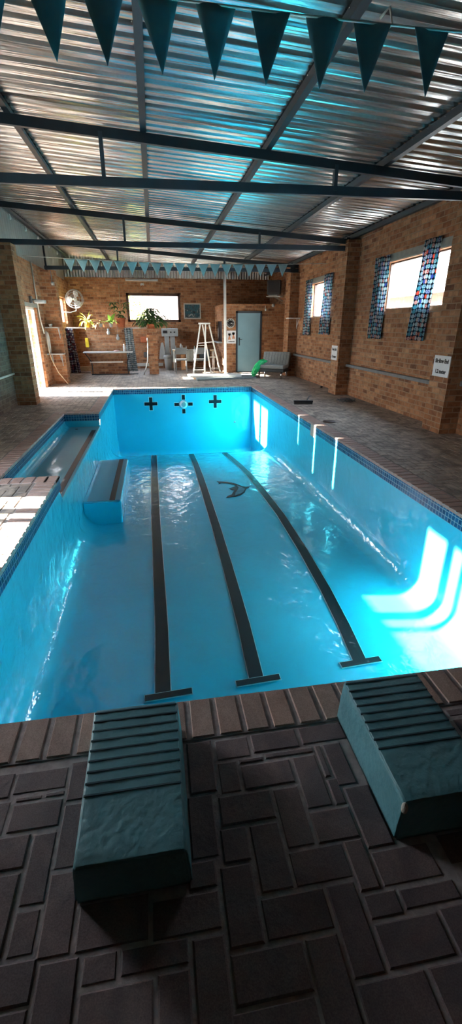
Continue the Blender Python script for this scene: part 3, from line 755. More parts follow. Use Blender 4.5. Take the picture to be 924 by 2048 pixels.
# left glazed doors
def doorset(idx, y0, y1, muls, label, wood):
    t = thing('door_%d' % idx, (WL-.1, (y0+y1)/2, 0), label, 'door', kind='structure')
    mb = MB(); xa, xb = WL-.14, WL-.06
    mb.box(xa, xb, y0, y0+.05, 0, DH); mb.box(xa, xb, y1-.05, y1, 0, DH); mb.box(xa, xb, y0, y1, DH-.05, DH)
    obj('door_frame', mb, M['white'], t)
    for a, w in muls:
        mb = MB(); mb.box(WL-.12, WL-.08, a-w/2, a+w/2, 0, DH-.05); obj('stile', mb, M['wood'] if wood else M['dark_wood'], t)
    return t
d1 = doorset(1, DW[0], DW[1], [(12.62, .07)], 'sunlit glazed door opening in the left wall between brick pillars', True)
mb = MB(); mb.quad((WL-.1, 12.66, .02), (WL-.1, DW[1]-.05, .02), (WL-.1, DW[1]-.05, DH-.05), (WL-.1, 12.66, DH-.05)); obj('pane', mb, M['glass'], d1)
# door leaf folded open outside
mb = MB(); mb.bar((WL-.14, 12.64, 1.0), (WL-.75, 12.85, 1.0), .035, 1.9); lf = obj('door_leaf', mb, M['wood'], d1, label='varnished wooden door leaf standing open')
d2 = doorset(2, NW[0], NW[1], [(4.415, .13), (4.19, .08)], 'wide glazed doors in the left wall beside the near deck', False)
mb = MB(); mb.quad((WL-.1, 3.35, .02), (WL-.1, 4.15, .02), (WL-.1, 4.15, DH-.05), (WL-.1, 3.35, DH-.05)); obj('pane', mb, M['glass'], d2)
# unseen slabs added outside the left doors to cut the incoming sun
for y0, y1, lab in ((1.2, 5.5, 'unseen slab added to block high sun outside the near left doors'), (11.2, 14.2, 'unseen slab added to block high sun outside the far left doors')):
    mb = MB(); mb.box(WL-1.55, WL-.23, y0, y1, 2.2, 2.26); 
    obj('door_canopy', mb, M['cladding'], None, lab, 'canopy')

# cabin with door
CX, CY = 2.48, 17.02
mb = MB(); holes(mb, CY, CY+.12, 0, 2.24, CX, WR, [(2.98, 3.84, 0, 2.03)], 'x')
holes(mb, CX, CX+.12, 0, 2.24, CY+.12, YB, [(17.35, 19.0, 1.04, 1.75)], 'y')
mb.box(CX, WR, CY, YB, 2.24, 2.30)
struct('wall_cabin', mb, M['brick'], 'low brick cabin in the far right corner with a door and serving hatch', 'wall')
mb = MB(); mb.box(CX-.14, CX+.14, 17.3, 19.05, 1.0, 1.035); obj('hatch_shelf', mb, M['ltgrey'], None, 'pale shelf on the side hatch of the brick cabin', 'shelf')
mb = MB(); mb.box(CX+.08, CX+.1, 17.35, 18.99, 1.05, 1.74); obj('hatch_dark_panel', mb, M['black'], None, 'black panel painting the shade inside the side hatch of the brick cabin', 'dark panel')  # black sheet stands in for the darkness inside the cabin
t = thing('door_3', (3.41, CY, 0), 'pale blue steel door with dark frame in the brick cabin', 'door', kind='structure')
mb = MB(); mb.box(2.94, 3.0, CY-.03, CY+.06, 0, 2.07); mb.box(3.82, 3.88, CY-.03, CY+.06, 0, 2.07); mb.box(2.94, 3.88, CY-.03, CY+.06, 2.01, 2.07)
obj('door_frame', mb, M['steel'], t)
mb = MB(); mb.box(3.0, 3.82, CY-.015, CY+.03, .02, 2.01, bev=.004); dl = obj('door_leaf', mb, M['door'], t, label='pale blue painted door leaf')
mb = MB(); mb.box(3.04, 3.08, CY-.025, CY-.013, .93, 1.2, bev=.004); mb.tube([(3.06, CY-.02, 1.14), (3.06, CY-.06, 1.14), (3.16, CY-.06, 1.14)], .009, 8); obj('handle', mb, M['black'], dl, label='black lever handle with lock plate')

# ------------------------------------------------------------------ right wall furniture
def curtain(y0t, y1t, y0b, y1b, z0, z1, m, label, group, x=WR-.05, axis='x', fold=5, amp=.022, shear=0):
    bm = bmesh.new(); uvl = bm.loops.layers.uv.new('UVMap'); nu, nv = 48, 14; rows = []
    for j in range(nv+1):
        t = j/nv; z = z1+(z0-z1)*t; row = []
        a0 = y0t+(y0b-y0t)*t; a1 = y1t+(y1b-y1t)*t
        for i in range(nu+1):
            s = i/nu; a = a0+(a1-a0)*s
            d = amp*(.6+.4*t)*sin(2*pi*fold*s+.8*sin(2*t)) + .008*sin(7*s+5*t)
            p = (x+d, a, z) if axis == 'x' else (a, x+d, z)
            row.append((bm.verts.new(p), s*abs(y1t-y0t)*1.7, z+.01*sin(9*s)))
        rows.append(row)
    for a, b in zip(rows, rows[1:]):
        for i in range(nu):
            q = (a[i], a[i+1], b[i+1], b[i]); f = bm.faces.new([k[0] for k in q]); f.smooth = True
            for l, k in zip(f.loops, q): l[uvl].uv = (k[1], k[2])
    return obj('curtain', bm, m, None, label, 'curtain', group, solid=.003)
G = 'ringed curtains at the right-hand windows'
curtain(9.30, 9.95, 9.33, 9.93, 1.34, 2.88, M['curtain'], 'teal and red ringed curtain left of the nearer right-hand window', G, fold=4)
curtain(7.62, 8.12, 7.72, 8.30, 1.35, 2.93, M['curtain'], 'teal and red ringed curtain right of the nearer right-hand window, above the shallow end sign', G, fold=4)
curtain(13.95, 14.55, 13.95, 14.55, 1.33, 2.84, M['curtain'], 'ringed curtain left of the farther right-hand window', G, fold=4)
curtain(12.34, 12.95, 12.34, 13.1, 1.37, 2.86, M['curtain'], 'ringed curtain right of the farther window, above the deep end sign', G, fold=4)
RW = Matrix(((0, 0, -1), (-1, 0, 0), (0, 1, 0)))      # text plane facing -x
for (y0, y1, z0, z1, a, b, lab, sz) in ((6.45, 6.87, .86, 1.17, 'Shallow End', '1.2 meter', 'white sign reading Shallow End 1.2 meter on the nearest right pillar', .078), (10.96, 11.33, .81, 1.145, 'Deep End', '1.8 meter', 'white sign reading Deep End 1.8 meter on the middle right pillar', .078)):
    t = thing('depth_sign', (4.39, (y0+y1)/2, z0), lab, 'sign', 'depth signs on the right pillars')
    mb = MB(); mb.box(4.391, 4.399, y0, y1, z0, z1); obj('panel', mb, M['paper'], t)
    yc = (y0+y1)/2; h = z1-z0
    text(a, sz, (4.389, yc, z0+h*.74), RW, M['ink'], t, bold=.0045, sx=.9)
    text(b, sz, (4.389, yc, z0+h*.24), RW, M['ink'], t, bold=.0045, sx=.9)
for (y0, y1, lab) in ((6.93, 10.87, 'long grey board rail along the right wall below the nearer window'), (11.35, 15.35, 'long grey board rail along the right wall below the farther window')):
    mb = MB(); mb.box(WR-.10, WR-.002, y0, y1, .67, .73, bev=.006)
    obj('wall_rail', mb, M['rail'], None, lab, 'rail', 'board rails on the right wall')
mb = MB(); mb.box(4.60, WR-.002, 5.6, 6.43, .74, .82, bev=.006); obj('wall_rail', mb, M['rail'], None, 'short dark rail end at the right frame edge beside the nearest pillar', 'rail', 'board rails on the right wall')
mb = MB(); mb.box(4.30, 4.69, 15.02, 15.34, 1.80, 1.83); mb.bar((4.66, 15.3, 1.8), (4.66, 15.3, 1.5), .02, .02); mb.bar((4.66, 15.05, 1.8), (4.66, 15.3, 1.55), .015, .015)
obj('wall_shelf', mb, M['white'], None, 'small white shelf on the front of the third right pillar', 'shelf')
mb = MB(); mb.lathe([(.012, 0), (.012, .0)], (4.685, 11.7, 1.45), 8)
mb = MB()
pts = [(4.685, 11.65+.09*sin(a*.5), 1.35+.11*cos(a*.5)) for a in range(0, 11)]
mb.tube(pts, .008, 6); obj('wall_hook', mb, M['offwhite'], None, 'curved white hook on the right wall between curtain and deep end pillar', 'hook')
# tv
t = thing('television', (4.45, 17.1, 2.55), 'old black box television on a wall bracket high in the right corner', 'television')
rm = Matrix.Translation((4.36, 17.15, 2.60)) @ Matrix.Rotation(radians(-28), 4, 'Z')
mb = MB(); mb.box(-.24, .24, -.2, -.05, 0, .46, bev=.02, M_=rm); mb.box(-.19, .19, -.06, .22, .05, .40, bev=.04, M_=rm); obj('casing', mb, M['black'], t)
mb = MB(); mb.box(-.19, .19, -.206, -.198, .07, .42, bev=.003, M_=rm); obj('screen', mb, gloss('dark_screen', (.02,.018,.02)), t)
mb = MB(); mb.box(-.25, .25, -.24, .2, -.07, -.04, M_=rm); mb.bar(rm @ V((0, 0, -.06)), (4.69, 17.3, 2.42), .04, .04); obj('bracket', mb, M['offwhite'], t)
mb = MB(); mb.box(-.18, .14, -.2, .0, -.038, -.002, bev=.005, M_=rm); obj('disc_player', mb, M['ltgrey'], None, 'slim grey disc player under the television', 'player')
mb = MB(); mb.lathe([(.0, 0), (.05, .02), (.06, .06), (.03, .1)], (4.28, 16.95, 2.26), 14, 'y'); mb.bar((4.28, 17.05, 2.26), (4.6, 17.1, 2.30), .03, .03); obj('spotlight', mb, M['ltgrey'], None, 'small grey spotlight above the brick cabin near the television', 'spotlight')
mb = MB(); mb.lathe([(.0, 0), (.035, .02), (.04, .05), (.02, .08)], (4.0, 16.93, 2.12), 14, 'y'); mb.bar((4.0, 17.0, 2.12), (4.0, 17.03, 2.25), .02, .02); obj('spotlight', mb, M['white'], None, 'small white lamp on the cabin wall right of the blue door', 'spotlight')
# clock and poster, picture, tube light
t = thing('wall_clock', (2.74, CY-.03, 1.52), 'round black wall clock with pale rim beside the white pole', 'clock')
c = (2.74, CY-.002, 1.675)
mb = MB(); mb.lathe([(0, -.02), (.135, -.02), (.137, -.03), (.155, -.03), (.16, 0)], c, 32, 'y'); obj('rim', mb, M['offwhite'], t, smooth=False)
mb = MB(); mb.lathe([(0, -.024), (.135, -.022)], c, 32, 'y'); obj('dial', mb, M['black'], t)
for k in range(12):
    mb = MB(); a = k*pi/6; x, z = c[0]+.108*sin(a), c[2]+.108*cos(a); mb.box(x-.011, x+.011, c[1]-.029, c[1]-.024, z-.013, z+.013)
    obj('hour_mark', mb, M['offwhite'], t)
for a, L_, w in ((radians(85), .07, .012), (radians(110), .10, .007)):
    mb = MB(); mb.bar((c[0], c[1]-.03, c[2]), (c[0]+L_*sin(a), c[1]-.03, c[2]+L_*cos(a)), .004, w); obj('hand', mb, M['white'], t)
t = thing('wall_poster', (2.77, CY-.01, 1.0), 'white poster with two printed children figures below the wall clock', 'poster')
mb = MB(); mb.box(2.61, 2.94, CY-.01, CY-.004, 1.0, 1.43); obj('sheet', mb, M['paper'], t)
for x, z in ((2.70, 1.30), (2.85, 1.33)):
    mb = MB(); y = CY-.012
    mb.lathe([(0, -.002), (.045, -.002), (.045, 0)], (x, y, z), 16, 'y'); mb.box(x-.045, x+.045, y-.003, y, z, z+.04); f = obj('printed_head', mb, M['ink'], t)
    mb = MB(); mb.lathe([(0, -.004), (.03, -.004)], (x, y, z-.01), 12, 'y'); mb.prism([(x-.055, z-.17), (x+.055, z-.17), (x+.02, z-.045), (x-.02, z-.045)], 0, .002, Matrix.Translation((0, y-.001, 0)) @ Matrix.Rotation(pi/2, 4, 'X')); obj('printed_figure', mb, M['skin_ink'], t)
mb = MB()
for k in range(5): mb.box(2.67+k*.045, 2.705+k*.045, CY-.013, CY-.009, 1.045, 1.08)
obj('caption', mb, M['ink'], t)
t = thing('framed_picture', (1.58, YB-.02, 1.84), 'framed dark blue picture on the back wall beside the window', 'picture')
mb = MB(); x0, x1, z0, z1 = 1.25, 1.92, 1.84, 2.40
mb.box(x0, x1, YB-.03, YB, z0, z0+.04); mb.box(x0, x1, YB-.03, YB, z1-.04, z1); mb.box(x0, x0+.04, YB-.03, YB, z0, z1); mb.box(x1-.04, x1, YB-.03, YB, z0, z1); obj('frame', mb, M['offwhite'], t)
mb = MB(); mb.box(x0+.04, x1-.04, YB-.012, YB-.005, z0+.04, z1-.04); obj('image', mb, M['picture'], t)
t = thing('tube_light', (-.3, YB-.05, 3.13), 'long white fluorescent tube light on the back wall above the window', 'light')
mb = MB(); mb.box(-.91, .31, YB-.05, YB, 3.15, 3.23, bev=.006); obj('casing', mb, M['offwhite'], t)
mb = MB(); mb.tube([(-.87, YB-.075, 3.165), (.27, YB-.075, 3.165)], .014, 10); obj('tube', mb, M['white'], t)
mb = MB()
for x in (-.33, -.25): mb.lathe([(0, 0), (.03, .01), (.035, .05), (.0, .06)], (x, YB-.08, 3.03), 10, 'y')
mb.box(-.35, -.23, YB-.03, YB, 3.02, 3.08); obj('spotlight', mb, M['white'], None, 'small twin white spotlight just under the tube light', 'spotlight')
# pole
mb = MB(); mb.tube([(2.40, 16.0, 0), (2.39, 16.0, roofz(2.4)-.09)], .045, 14); obj('support_pole', mb, M['white'], None, 'slim white round pole standing in front of the brick cabin', 'pole')
# mats at the foot of the pole
def rrect(x0, x1, y0, y1, r, n=6):
    out = []
    for cx, cy, a0 in ((x1-r, y1-r, 0), (x0+r, y1-r, pi/2), (x0+r, y0+r, pi), (x1-r, y0+r, 3*pi/2)):
        out += [(cx+r*cos(a0+pi/2*k/n), cy+r*sin(a0+pi/2*k/n)) for k in range(n+1)]
    return out
mb = MB(); mb.prism(rrect(-.88, .88, -.36, .36, .2), 0, .05, Matrix.Translation((1.93, 15.3, .052)))
obj('foam_board', mb, M['mat_white'], None, 'sunlit white board with rounded ends lying at the foot of the white pole', 'board')
mb = MB(); mb.prism([(1.28, 14.45), (3.25, 14.85), (3.4, 15.95), (1.28, 15.95)], .002, .05)
obj('floor_mat', mb, M['mat_grey'], None, 'thin grey mat lying under the white board in front of the blue door', 'mat')

# step ladder
def ladder():
    t = thing('step_ladder', (1.8, 16.5, 0), 'white and aluminium folding step ladder standing open left of the pole', 'ladder')
    y0, y1 = 16.25, 17.0
    fl, fr = ((1.30, y0, 0), (1.62, y0+.3, 1.66)), ((1.70, y0, 0), (1.80, y0+.3, 1.66))
    bl, br = ((2.02, y1, 0), (1.70, y0+.36, 1.62)), ((2.36, y1, 0), (1.93, y0+.36, 1.62))
    for a, b in (fl, fr, bl, br):
        mb = MB(); mb.bar(a, b, .045, .03); obj('rail', mb, M['white'], t)
    mb = MB(); mb.box(1.56, 1.96, y0+.24, y0+.42, 1.64, 1.69, bev=.006); obj('top_cap', mb, M['white'], t)
    for k, f in enumerate((.10, .34, .58, .80)):
        p = V(fl[0]).lerp(V(fl[1]), f); q = V(fr[0]).lerp(V(fr[1]), f)
        if k in (0, 2): 
            mb = MB(); mb.bar(p, q, .07, .02); obj('tread', mb, M['offwhite'], t)
        p = V(bl[0]).lerp(V(bl[1]), f); q = V(br[0]).lerp(V(br[1]), f)
        if k in (0, 1):
            mb = MB(); mb.bar(p, q, .05, .02); obj('tread', mb, M['offwhite'], t)
    p = V(fl[0]).lerp(V(fl[1]), .62); q = V(br[0]).lerp(V(br[1]), .66)
    mb = MB(); mb.bar(p, q, .02, .025); obj('spreader', mb, M['white'], t)
ladder()
# table with things
t = thing('side_table', (1.45, 17.7, 0), 'long table with metal legs behind the step ladder', 'table')
mb = MB(); mb.box(.68, 2.24, 17.55, 18.1, .73, .77, bev=.005); obj('tabletop', mb, M['pale_wood'], t)
for x in (.72, 2.2):
    for y in (17.6, 18.05):
        mb = MB(); mb.bar((x, y, 0), (x, y, .73), .03, .03); obj('leg', mb, M['alu'], t)
def stool(x, y, ry, lab):
    t = thing('metal_chair', (x, y, 0), lab, 'chair', 'metal chairs at the long table')
    rm = Matrix.Translation((x, y, 0)) @ Matrix.Rotation(ry, 4, 'Z')
    mb = MB(); mb.box(-.2, .2, -.18, .18, .44, .475, bev=.01, M_=rm); obj('seat', mb, M['dkgrey'], t)
    for sx in (-1, 1):
        mb = MB(); mb.tube([rm @ V((sx*.19, -.18, 0)), rm @ V((sx*.19, -.18, .45))], .013, 8); obj('leg', mb, M['grey'], t)
        mb = MB(); mb.tube([rm @ V((sx*.19, .2, 0)), rm @ V((sx*.19, .18, .45)), rm @ V((sx*.19, .24, .92))], .013, 8); obj('leg', mb, M['grey'], t)
    mb = MB(); mb.tube([rm @ V((-.19, -.18, .15)), rm @ V((.19, -.18, .15))], .009, 6); obj('stretcher', mb, M['grey'], t)
    mb = MB(); mb.box(-.19, .19, .21, .235, .66, .86, bev=.008, M_=rm); obj('backrest', mb, M['dkgrey'], t)
stool(.95, 17.2, pi, 'chrome-legged dark chair at the table, nearer the grey control panel')
stool(1.62, 17.25, pi, 'chrome-legged dark chair at the table, seen through the ladder')
mb = MB(); mb.box(.98, 1.14, 17.72, 17.85, .06, .60, bev=.02); obj('folded_board', mb, M['wood'], None, 'orange-brown wooden board standing under the long table', 'board')
mb = MB(); mb.lathe([(.0, 0), (.05, 0), (.055, .08), (.05, .14), (.02, .17), (.02, .2), (0, .2)], (1.0, 17.75, .772), 14); obj('water_bottle', mb, M['ltgrey'], None, 'small blue-grey bottle standing on the long table', 'bottle')
for x, c, lab in ((1.35, 'fabric', 'dark folded towel hanging over the front of the long table'), (1.85, 'offwhite', 'pale patterned towel hanging over the front of the long table behind the ladder')):
    bm = bmesh.new(); rows = []
    for j in range(9):
        s = j/8; row = []
        for i in range(13):
            u = i/12
            yy, zz = (17.75-.22*s*2, .78) if s < .45 else (17.542-.0, .78-(s-.45)*.75)
            row.append(bm.verts.new((x-.2+.4*u, yy+.008*sin(18*u+3*s)-.012, zz+.008*sin(9*u))))
        rows.append(row)
    for a, b in zip(rows, rows[1:]):
        for i in range(12): f = bm.faces.new((a[i], a[i+1], b[i+1], b[i])); f.smooth = True
    obj('towel', bm, M['curtain_grey'] if c == 'offwhite' else M[c], None, lab, 'towel', solid=.006)
# control panel, ducts and bin at the back wall
t = thing('control_panel', (.64, 18.9, 1.2), 'grey wall control box with dark switches right of the brick plinth', 'control box')
mb = MB(); mb.box(.33, .96, 18.72, 18.95, 1.21, 1.50, bev=.008); obj('casing', mb, M['ltgrey'], t)
mb = MB(); mb.box(.38, .55, 18.712, 18.722, 1.32, 1.42); obj('display', mb, M['black'], t)
for x in (.68, .82):
    mb = MB(); mb.lathe([(0, -.02), (.028, -.02), (.03, 0)], (x, 18.72, 1.36), 12, 'y'); obj('knob', mb, M['black'], t)
for x in (.52, .74):
    mb = MB(); mb.box(x-.09, x+.09, 18.8, 18.92, .25, 1.21); obj('duct', mb, M['ltgrey'], t)
mb = MB(); mb.box(.33, .96, 18.95, YB, 1.25, 1.45); obj('mounting', mb, M['dkgrey'], t)
t = thing('waste_bin', (.55, 18.5, 0), 'grey round bin with a lid under the control box', 'bin')
mb = MB(); mb.lathe([(.0, 0), (.13, 0), (.165, .42), (.165, .43)], (.53, 18.5, 0), 20); obj('bucket', mb, M['ltgrey'], t)
mb = MB(); mb.lathe([(.18, .42), (.18, .5), (.16, .54), (.0, .56)], (.53, 18.5, 0), 20); obj('lid', mb, M['ltgrey'], t)
mb = MB(); mb.prism([(-.12, 0), (.14, 0), (.1, .45), (.06, .62), (-.02, .60), (-.08, .3)], 0, .12, Matrix.Translation((.30, 18.75, .38)) @ Matrix.Rotation(pi/2, 4, 'X')); bmesh.ops.bevel(mb.bm, geom=mb.bm.edges[:], offset=.015, segments=2, affect='EDGES')
obj('hanging_sack', mb, M['ltgrey'], None, 'pale grey sack hanging left of the control box ducts', 'sack')
# items on the back wall, left of control box
mb = MB(); mb.box(-.50, -.16, YB-.14, YB, .98, 1.20, bev=.02); obj('wall_box', mb, M['terracotta'], None, 'red-brown box mounted on the back wall behind the small brick plinth', 'box')
mb = MB(); mb.box(-.42, -.12, YB-.10, YB, .42, .62, bev=.02); obj('wall_box', mb, M['dkgrey'], None, 'grey box low on the back wall behind the small brick plinth', 'box')
mb = MB(); mb.box(-.85, .33, YB-.03, YB, .08, .20); struct('baseboard_back', mb, M['offwhite'], 'pale skirting strip at the foot of the back wall', 'skirting')
mb = MB(); mb.tube([(-.40, 16.75, .0), (-.33, 16.76, .18), (-.25, 16.78, .45), (-.21, 16.82, .85), (-.2, 16.84, 1.2)], .022, 8); obj('bent_pipe', mb, M['alu'], None, 'bent grey pipe leaning against the small brick plinth', 'pipe')

# ------------------------------------------------------------------ changing corner, left far
mb = MB(); mb.box(-2.27, -.92, 17.2, 17.42, 0, 1.54); struct('wall_screen', mb, M['brick'], 'chest-high brick screen wall carrying potted plants', 'wall')
mb = MB(); mb.box(-.20, .13, 16.87, 17.18, 0, 1.50); mb.box(-.23, .16, 16.84, 17.2, 1.22, 1.27)
obj('brick_plinth', mb, M['brick'], None, 'small square brick pillar carrying a leafy pot plant', 'brick pillar')
for x0, x1, lab in ((-3.0, -2.27, 'white curtain rail between the left wall and the brick screen'), (-.92, -.2, 'white curtain rail between the brick screen and the brick pillar')):
    mb = MB(); mb.tube([(x0, 17.3, 1.52) if x0 < -2 else (x0, 17.3, 1.52), (x1, 17.3 if x0 < -2 else 17.1, 1.52)], .016, 8); obj('curtain_rail', mb, M['white'], None, lab, 'rail', 'white curtain rails')
curtain(-2.97, -2.72, -2.96, -2.62, .05, 1.50, M['curtain_red'], 'dark red dotted curtain hanging by the left wall', 'changing corner curtains', x=17.25, axis='y', fold=3, amp=.03)
curtain(-.99, -.70, -.95, -.62, .08, 1.52, M['curtain_grey'], 'grey dotted curtain hanging at the right end of the brick screen', 'changing corner curtains', x=17.14, axis='y', fold=3, amp=.025)
# bench in front of screen
t = thing('bench_table', (-1.6, 16.9, 0), 'narrow white-topped bench table in front of the brick screen', 'table')
mb = MB(); mb.box(-2.40, -.74, 16.72, 17.08, .73, .765, bev=.005); obj('tabletop', mb, M['white'], t)
mb = MB(); mb.box(-2.22, -1.10, 16.85, 16.95, .40, .44); obj('lower_rail', mb, M['alu'], t)
mb = MB(); mb.box(-2.2, -.6, 16.84, 16.9, .0, .03); obj('foot_rail', mb, M['steel'], t)
for x, q in ((-2.36, -2.16), (-.85, -.95)):
    mb = MB(); mb.bar((x, 16.88, .73), (q, 16.88, .42), .03, .03); mb.bar((q, 16.88, .44), (q, 16.88, 0), .03, .03); obj('leg', mb, M['steel'], t)
mb = MB(); mb.lathe([(0, 0), (.04, 0), (.042, .16), (.018, .2), (.018, .235), (0, .235)], (-1.02, 16.9, .767), 14); obj('lotion_bottle', mb, M['white'], None, 'white bottle standing on the bench table beside the grey curtain', 'bottle')
mb = MB(); mb.lathe([(0, 0), (.1, 0), (.12, .02), (.06, .05), (0, .055)], (-1.28, 16.9, .767), 14); obj('soap_dish', mb, simple('pink_plastic', (.6,.35,.3), .5), None, 'small pinkish dish on the bench table', 'dish')
mb = MB()
mb.bar((-2.9, 17.9, .12), (-2.2, 17.7, .15), .25, .1); bmesh.ops.bevel(mb.bm, geom=mb.bm.edges[:], offset=.03, segments=2, affect='EDGES'); 
obj('cloth_bundle', mb, M['pale_wood'], None, 'tan bundle lying on the floor behind the dark red curtain', 'bundle')
# plants
def pot(t, c, r, h, m):
    mb = MB(); mb.lathe([(0, 0), (r*.7, 0), (r*.95, h*.85), (r*1.08, h*.85), (r*1.08, h), (r*.95, h), (r*.9, h*.9), (0, h*.9)], c, 18); p = obj('pot', mb, m, t)
    return p
def leaves(t, c, n, L_, W, m, el=(30, 80), droop=.4, az=(0, 360), r=.02, name='foliage'):
    mb = MB()
    for k in range(n):
        a = radians(random.uniform(*az)); e = radians(random.uniform(*el)); l = L_*random.uniform(.65, 1.1)
        d = V((cos(a)*cos(e), sin(a)*cos(e), sin(e)))
        mb.leaf(V(c)+V((cos(a), sin(a), 0))*r, d, l, W*random.uniform(.7, 1.2), droop*random.uniform(.5, 1.6))
    return obj(name, mb, m, t)
zt = 1.542
t = thing('potted_plant', (-2.2, 17.3, zt), 'sunlit yellow-green plant in a yellow pot at the left end of the screen wall', 'potted plant', 'plants on the screen wall')
pot(t, (-2.2, 17.3, zt), .11, .17, M['yellow_pot']); leaves(t, (-2.2, 17.3, zt+.15), 26, .42, .09, M['leaf_y'], (10, 85), .9)
t = thing('potted_plant', (-1.72, 17.3, zt), 'pale trailing plant with drooping dry stems left of the white vases', 'potted plant', 'plants on the screen wall')
pot(t, (-1.78, 17.3, zt), .08, .12, M['offwhite']); leaves(t, (-1.78, 17.3, zt+.1), 14, .42, .05, M['leaf_dry'], (15, 70), 1.3); 
t = thing('potted_plant', (-1.42, 17.28, zt), 'broad-leaved light green plant in a white vase in the middle of the screen wall', 'potted plant', 'plants on the screen wall')
pot(t, (-1.42, 17.28, zt), .07, .14, M['offwhite']); leaves(t, (-1.42, 17.28, zt+.12), 14, .42, .15, M['leaf_lt'], (25, 80), .9)
t = thing('potted_plant', (-1.02, 17.3, zt), 'tall dark plant with a bamboo stake in a terracotta pot', 'potted plant', 'plants on the screen wall')
pot(t, (-1.08, 17.3, zt), .17, .30, M['terracotta'])
mb = MB(); mb.tube([(-1.08, 17.3, zt+.2), (-1.04, 17.3, zt+1.35)], .012, 6); obj('stake', mb, M['stalk'], t)
mb = MB(); st = []
for k in range(7):
    a = random.uniform(0, 6.28); p = [(-1.08, 17.3, zt+.25)]
    for q in range(4): p.append((p[-1][0]+.07*cos(a)+.03*random.uniform(-1, 1), p[-1][1]+.05*sin(a), p[-1][2]+.13))
    mb.tube(p, .007, 5, taper=.5); st.append(p)
obj('stems', mb, M['stalk'], t)
mb = MB()
for p in st:
    for q in p[1:]:
        for k in range(4):
            a = random.uniform(0, 6.28); mb.leaf(q, (cos(a), sin(a), random.uniform(-.2, .7)), random.uniform(.12, .26), .05, .9)
obj('foliage', mb, M['leaf'], t)
t = thing('potted_plant', (-.04, 17.0, 1.50), 'bushy dark green plant in a terracotta bowl on the small brick pillar', 'potted plant')
pot(t, (-.04, 17.02, 1.502), .15, .15, M['terracotta'])
mb = MB()
for k in range(230):
    a = random.uniform(0, 6.28); rr = random.uniform(.05, .50); z = 1.64+random.uniform(0, .55)*(1-rr*.9)-.35*max(0, rr-.25)
    mb.leaf((-.04+rr*cos(a), 17.0+rr*sin(a)*.6, z), (cos(a), sin(a), random.uniform(-.3, .8)), random.uniform(.14, .28), .10, 1)
obj('foliage', mb, M['leaf'], t)
mb = MB()
for k in range(14):
    a = random.uniform(0, 6.28); mb.tube([(-.04, 17.0, 1.6), (-.04+.2*cos(a), 17+.12*sin(a), 1.75), (-.04+.38*cos(a), 17+.22*sin(a), 1.85+random.uniform(-.2, .3))], .006, 5)
obj('stems', mb, M['stalk'], t)
for x, z, lab in ((-1.52, 1.30, 'pale glass vase hanging on the screen wall below the broad-leaved plant'), (-1.22, 1.12, 'small pale glass vase hanging lower on the screen wall below the terracotta pot')):
    mb = MB(); mb.lathe([(0, 0), (.045, .02), (.06, .08), (.03, .15), (.045, .2), (.04, .2), (.02, .15)], (x, 17.13, z), 14); mb.tube([(x, 17.13, z+.19), (x, 17.16, 1.545), (x, 17.3, 1.55)], .004, 5)
    obj('hanging_vase', mb, M['ltgrey'], None, lab, 'vase', 'hanging vases')
mb = MB(); mb.box(-2.33, -2.22, 17.1, 17.19, .90, 1.2, bev=.02); obj('hanging_cloth', mb, M['yellow_pot'], None, 'yellow cloth hanging at the left edge of the screen wall', 'cloth')
# fan
t = thing('wall_fan', (-3.0, 16.95, 1.95), 'large round white wall fan on an arm from the left wall', 'fan')
c = V((-2.50, 17.0, 2.41)); tilt = Matrix.Translation(c) @ Matrix.Rotation(radians(-14), 4, 'Z')
mb = MB()
for r_, y_ in ((.28, -.02), (.275, -.07), (.20, -.085), (.12, -.09), (.28, .05)):
    mb.tube([tilt @ V((r_*cos(a*pi/16), y_, r_*sin(a*pi/16))) for a in range(33)], .006, 5, cap=False)
for k in range(16):
    a = 2*pi*k/16; mb.tube([tilt @ V((.03*cos(a), -.09, .03*sin(a))), tilt @ V((.2*cos(a), -.085, .2*sin(a))), tilt @ V((.28*cos(a), -.02, .28*sin(a))), tilt @ V((.27*cos(a), .05, .27*sin(a)))], .003, 4)
obj('cage', mb, M['ltgrey'], t)
for k in range(3):
    a0 = radians(50+120*k); bm = bmesh.new(); rows = []
    for i in range(9):
        r_ = .05+.2*i/8; w = .35+.25*sin(pi*i/8)
        row = []
        for j in range(5):
            s = j/4-.5; a = a0+s*w*2+r_*1.5
            row.append(bm.verts.new(tilt @ V((r_*cos(a), -.02+s*.07, r_*sin(a)))))
        rows.append(row)
    for a, b in zip(rows, rows[1:]):
        for j in range(4): f = bm.faces.new((a[j], a[j+1], b[j+1], b[j])); f.smooth = True
    obj('blade', bm, M['white'], t, solid=.004)
mb = MB(); mb.lathe([(0, -.08), (.04, -.07), (.05, .0), (.06, .12), (0, .14)], c, 14, 'y'); obj('motor', mb, M['white'], t)
mb = MB(); mb.tube([c+V((0, .1, 0)), c+V((0, .12, -.3)), c+V((0, .1, -.36)), V((-2.7, 17.05, 2.0)), V((-2.99, 17.0, 2.02))], .014, 8); obj('arm', mb, M['grey'], t)
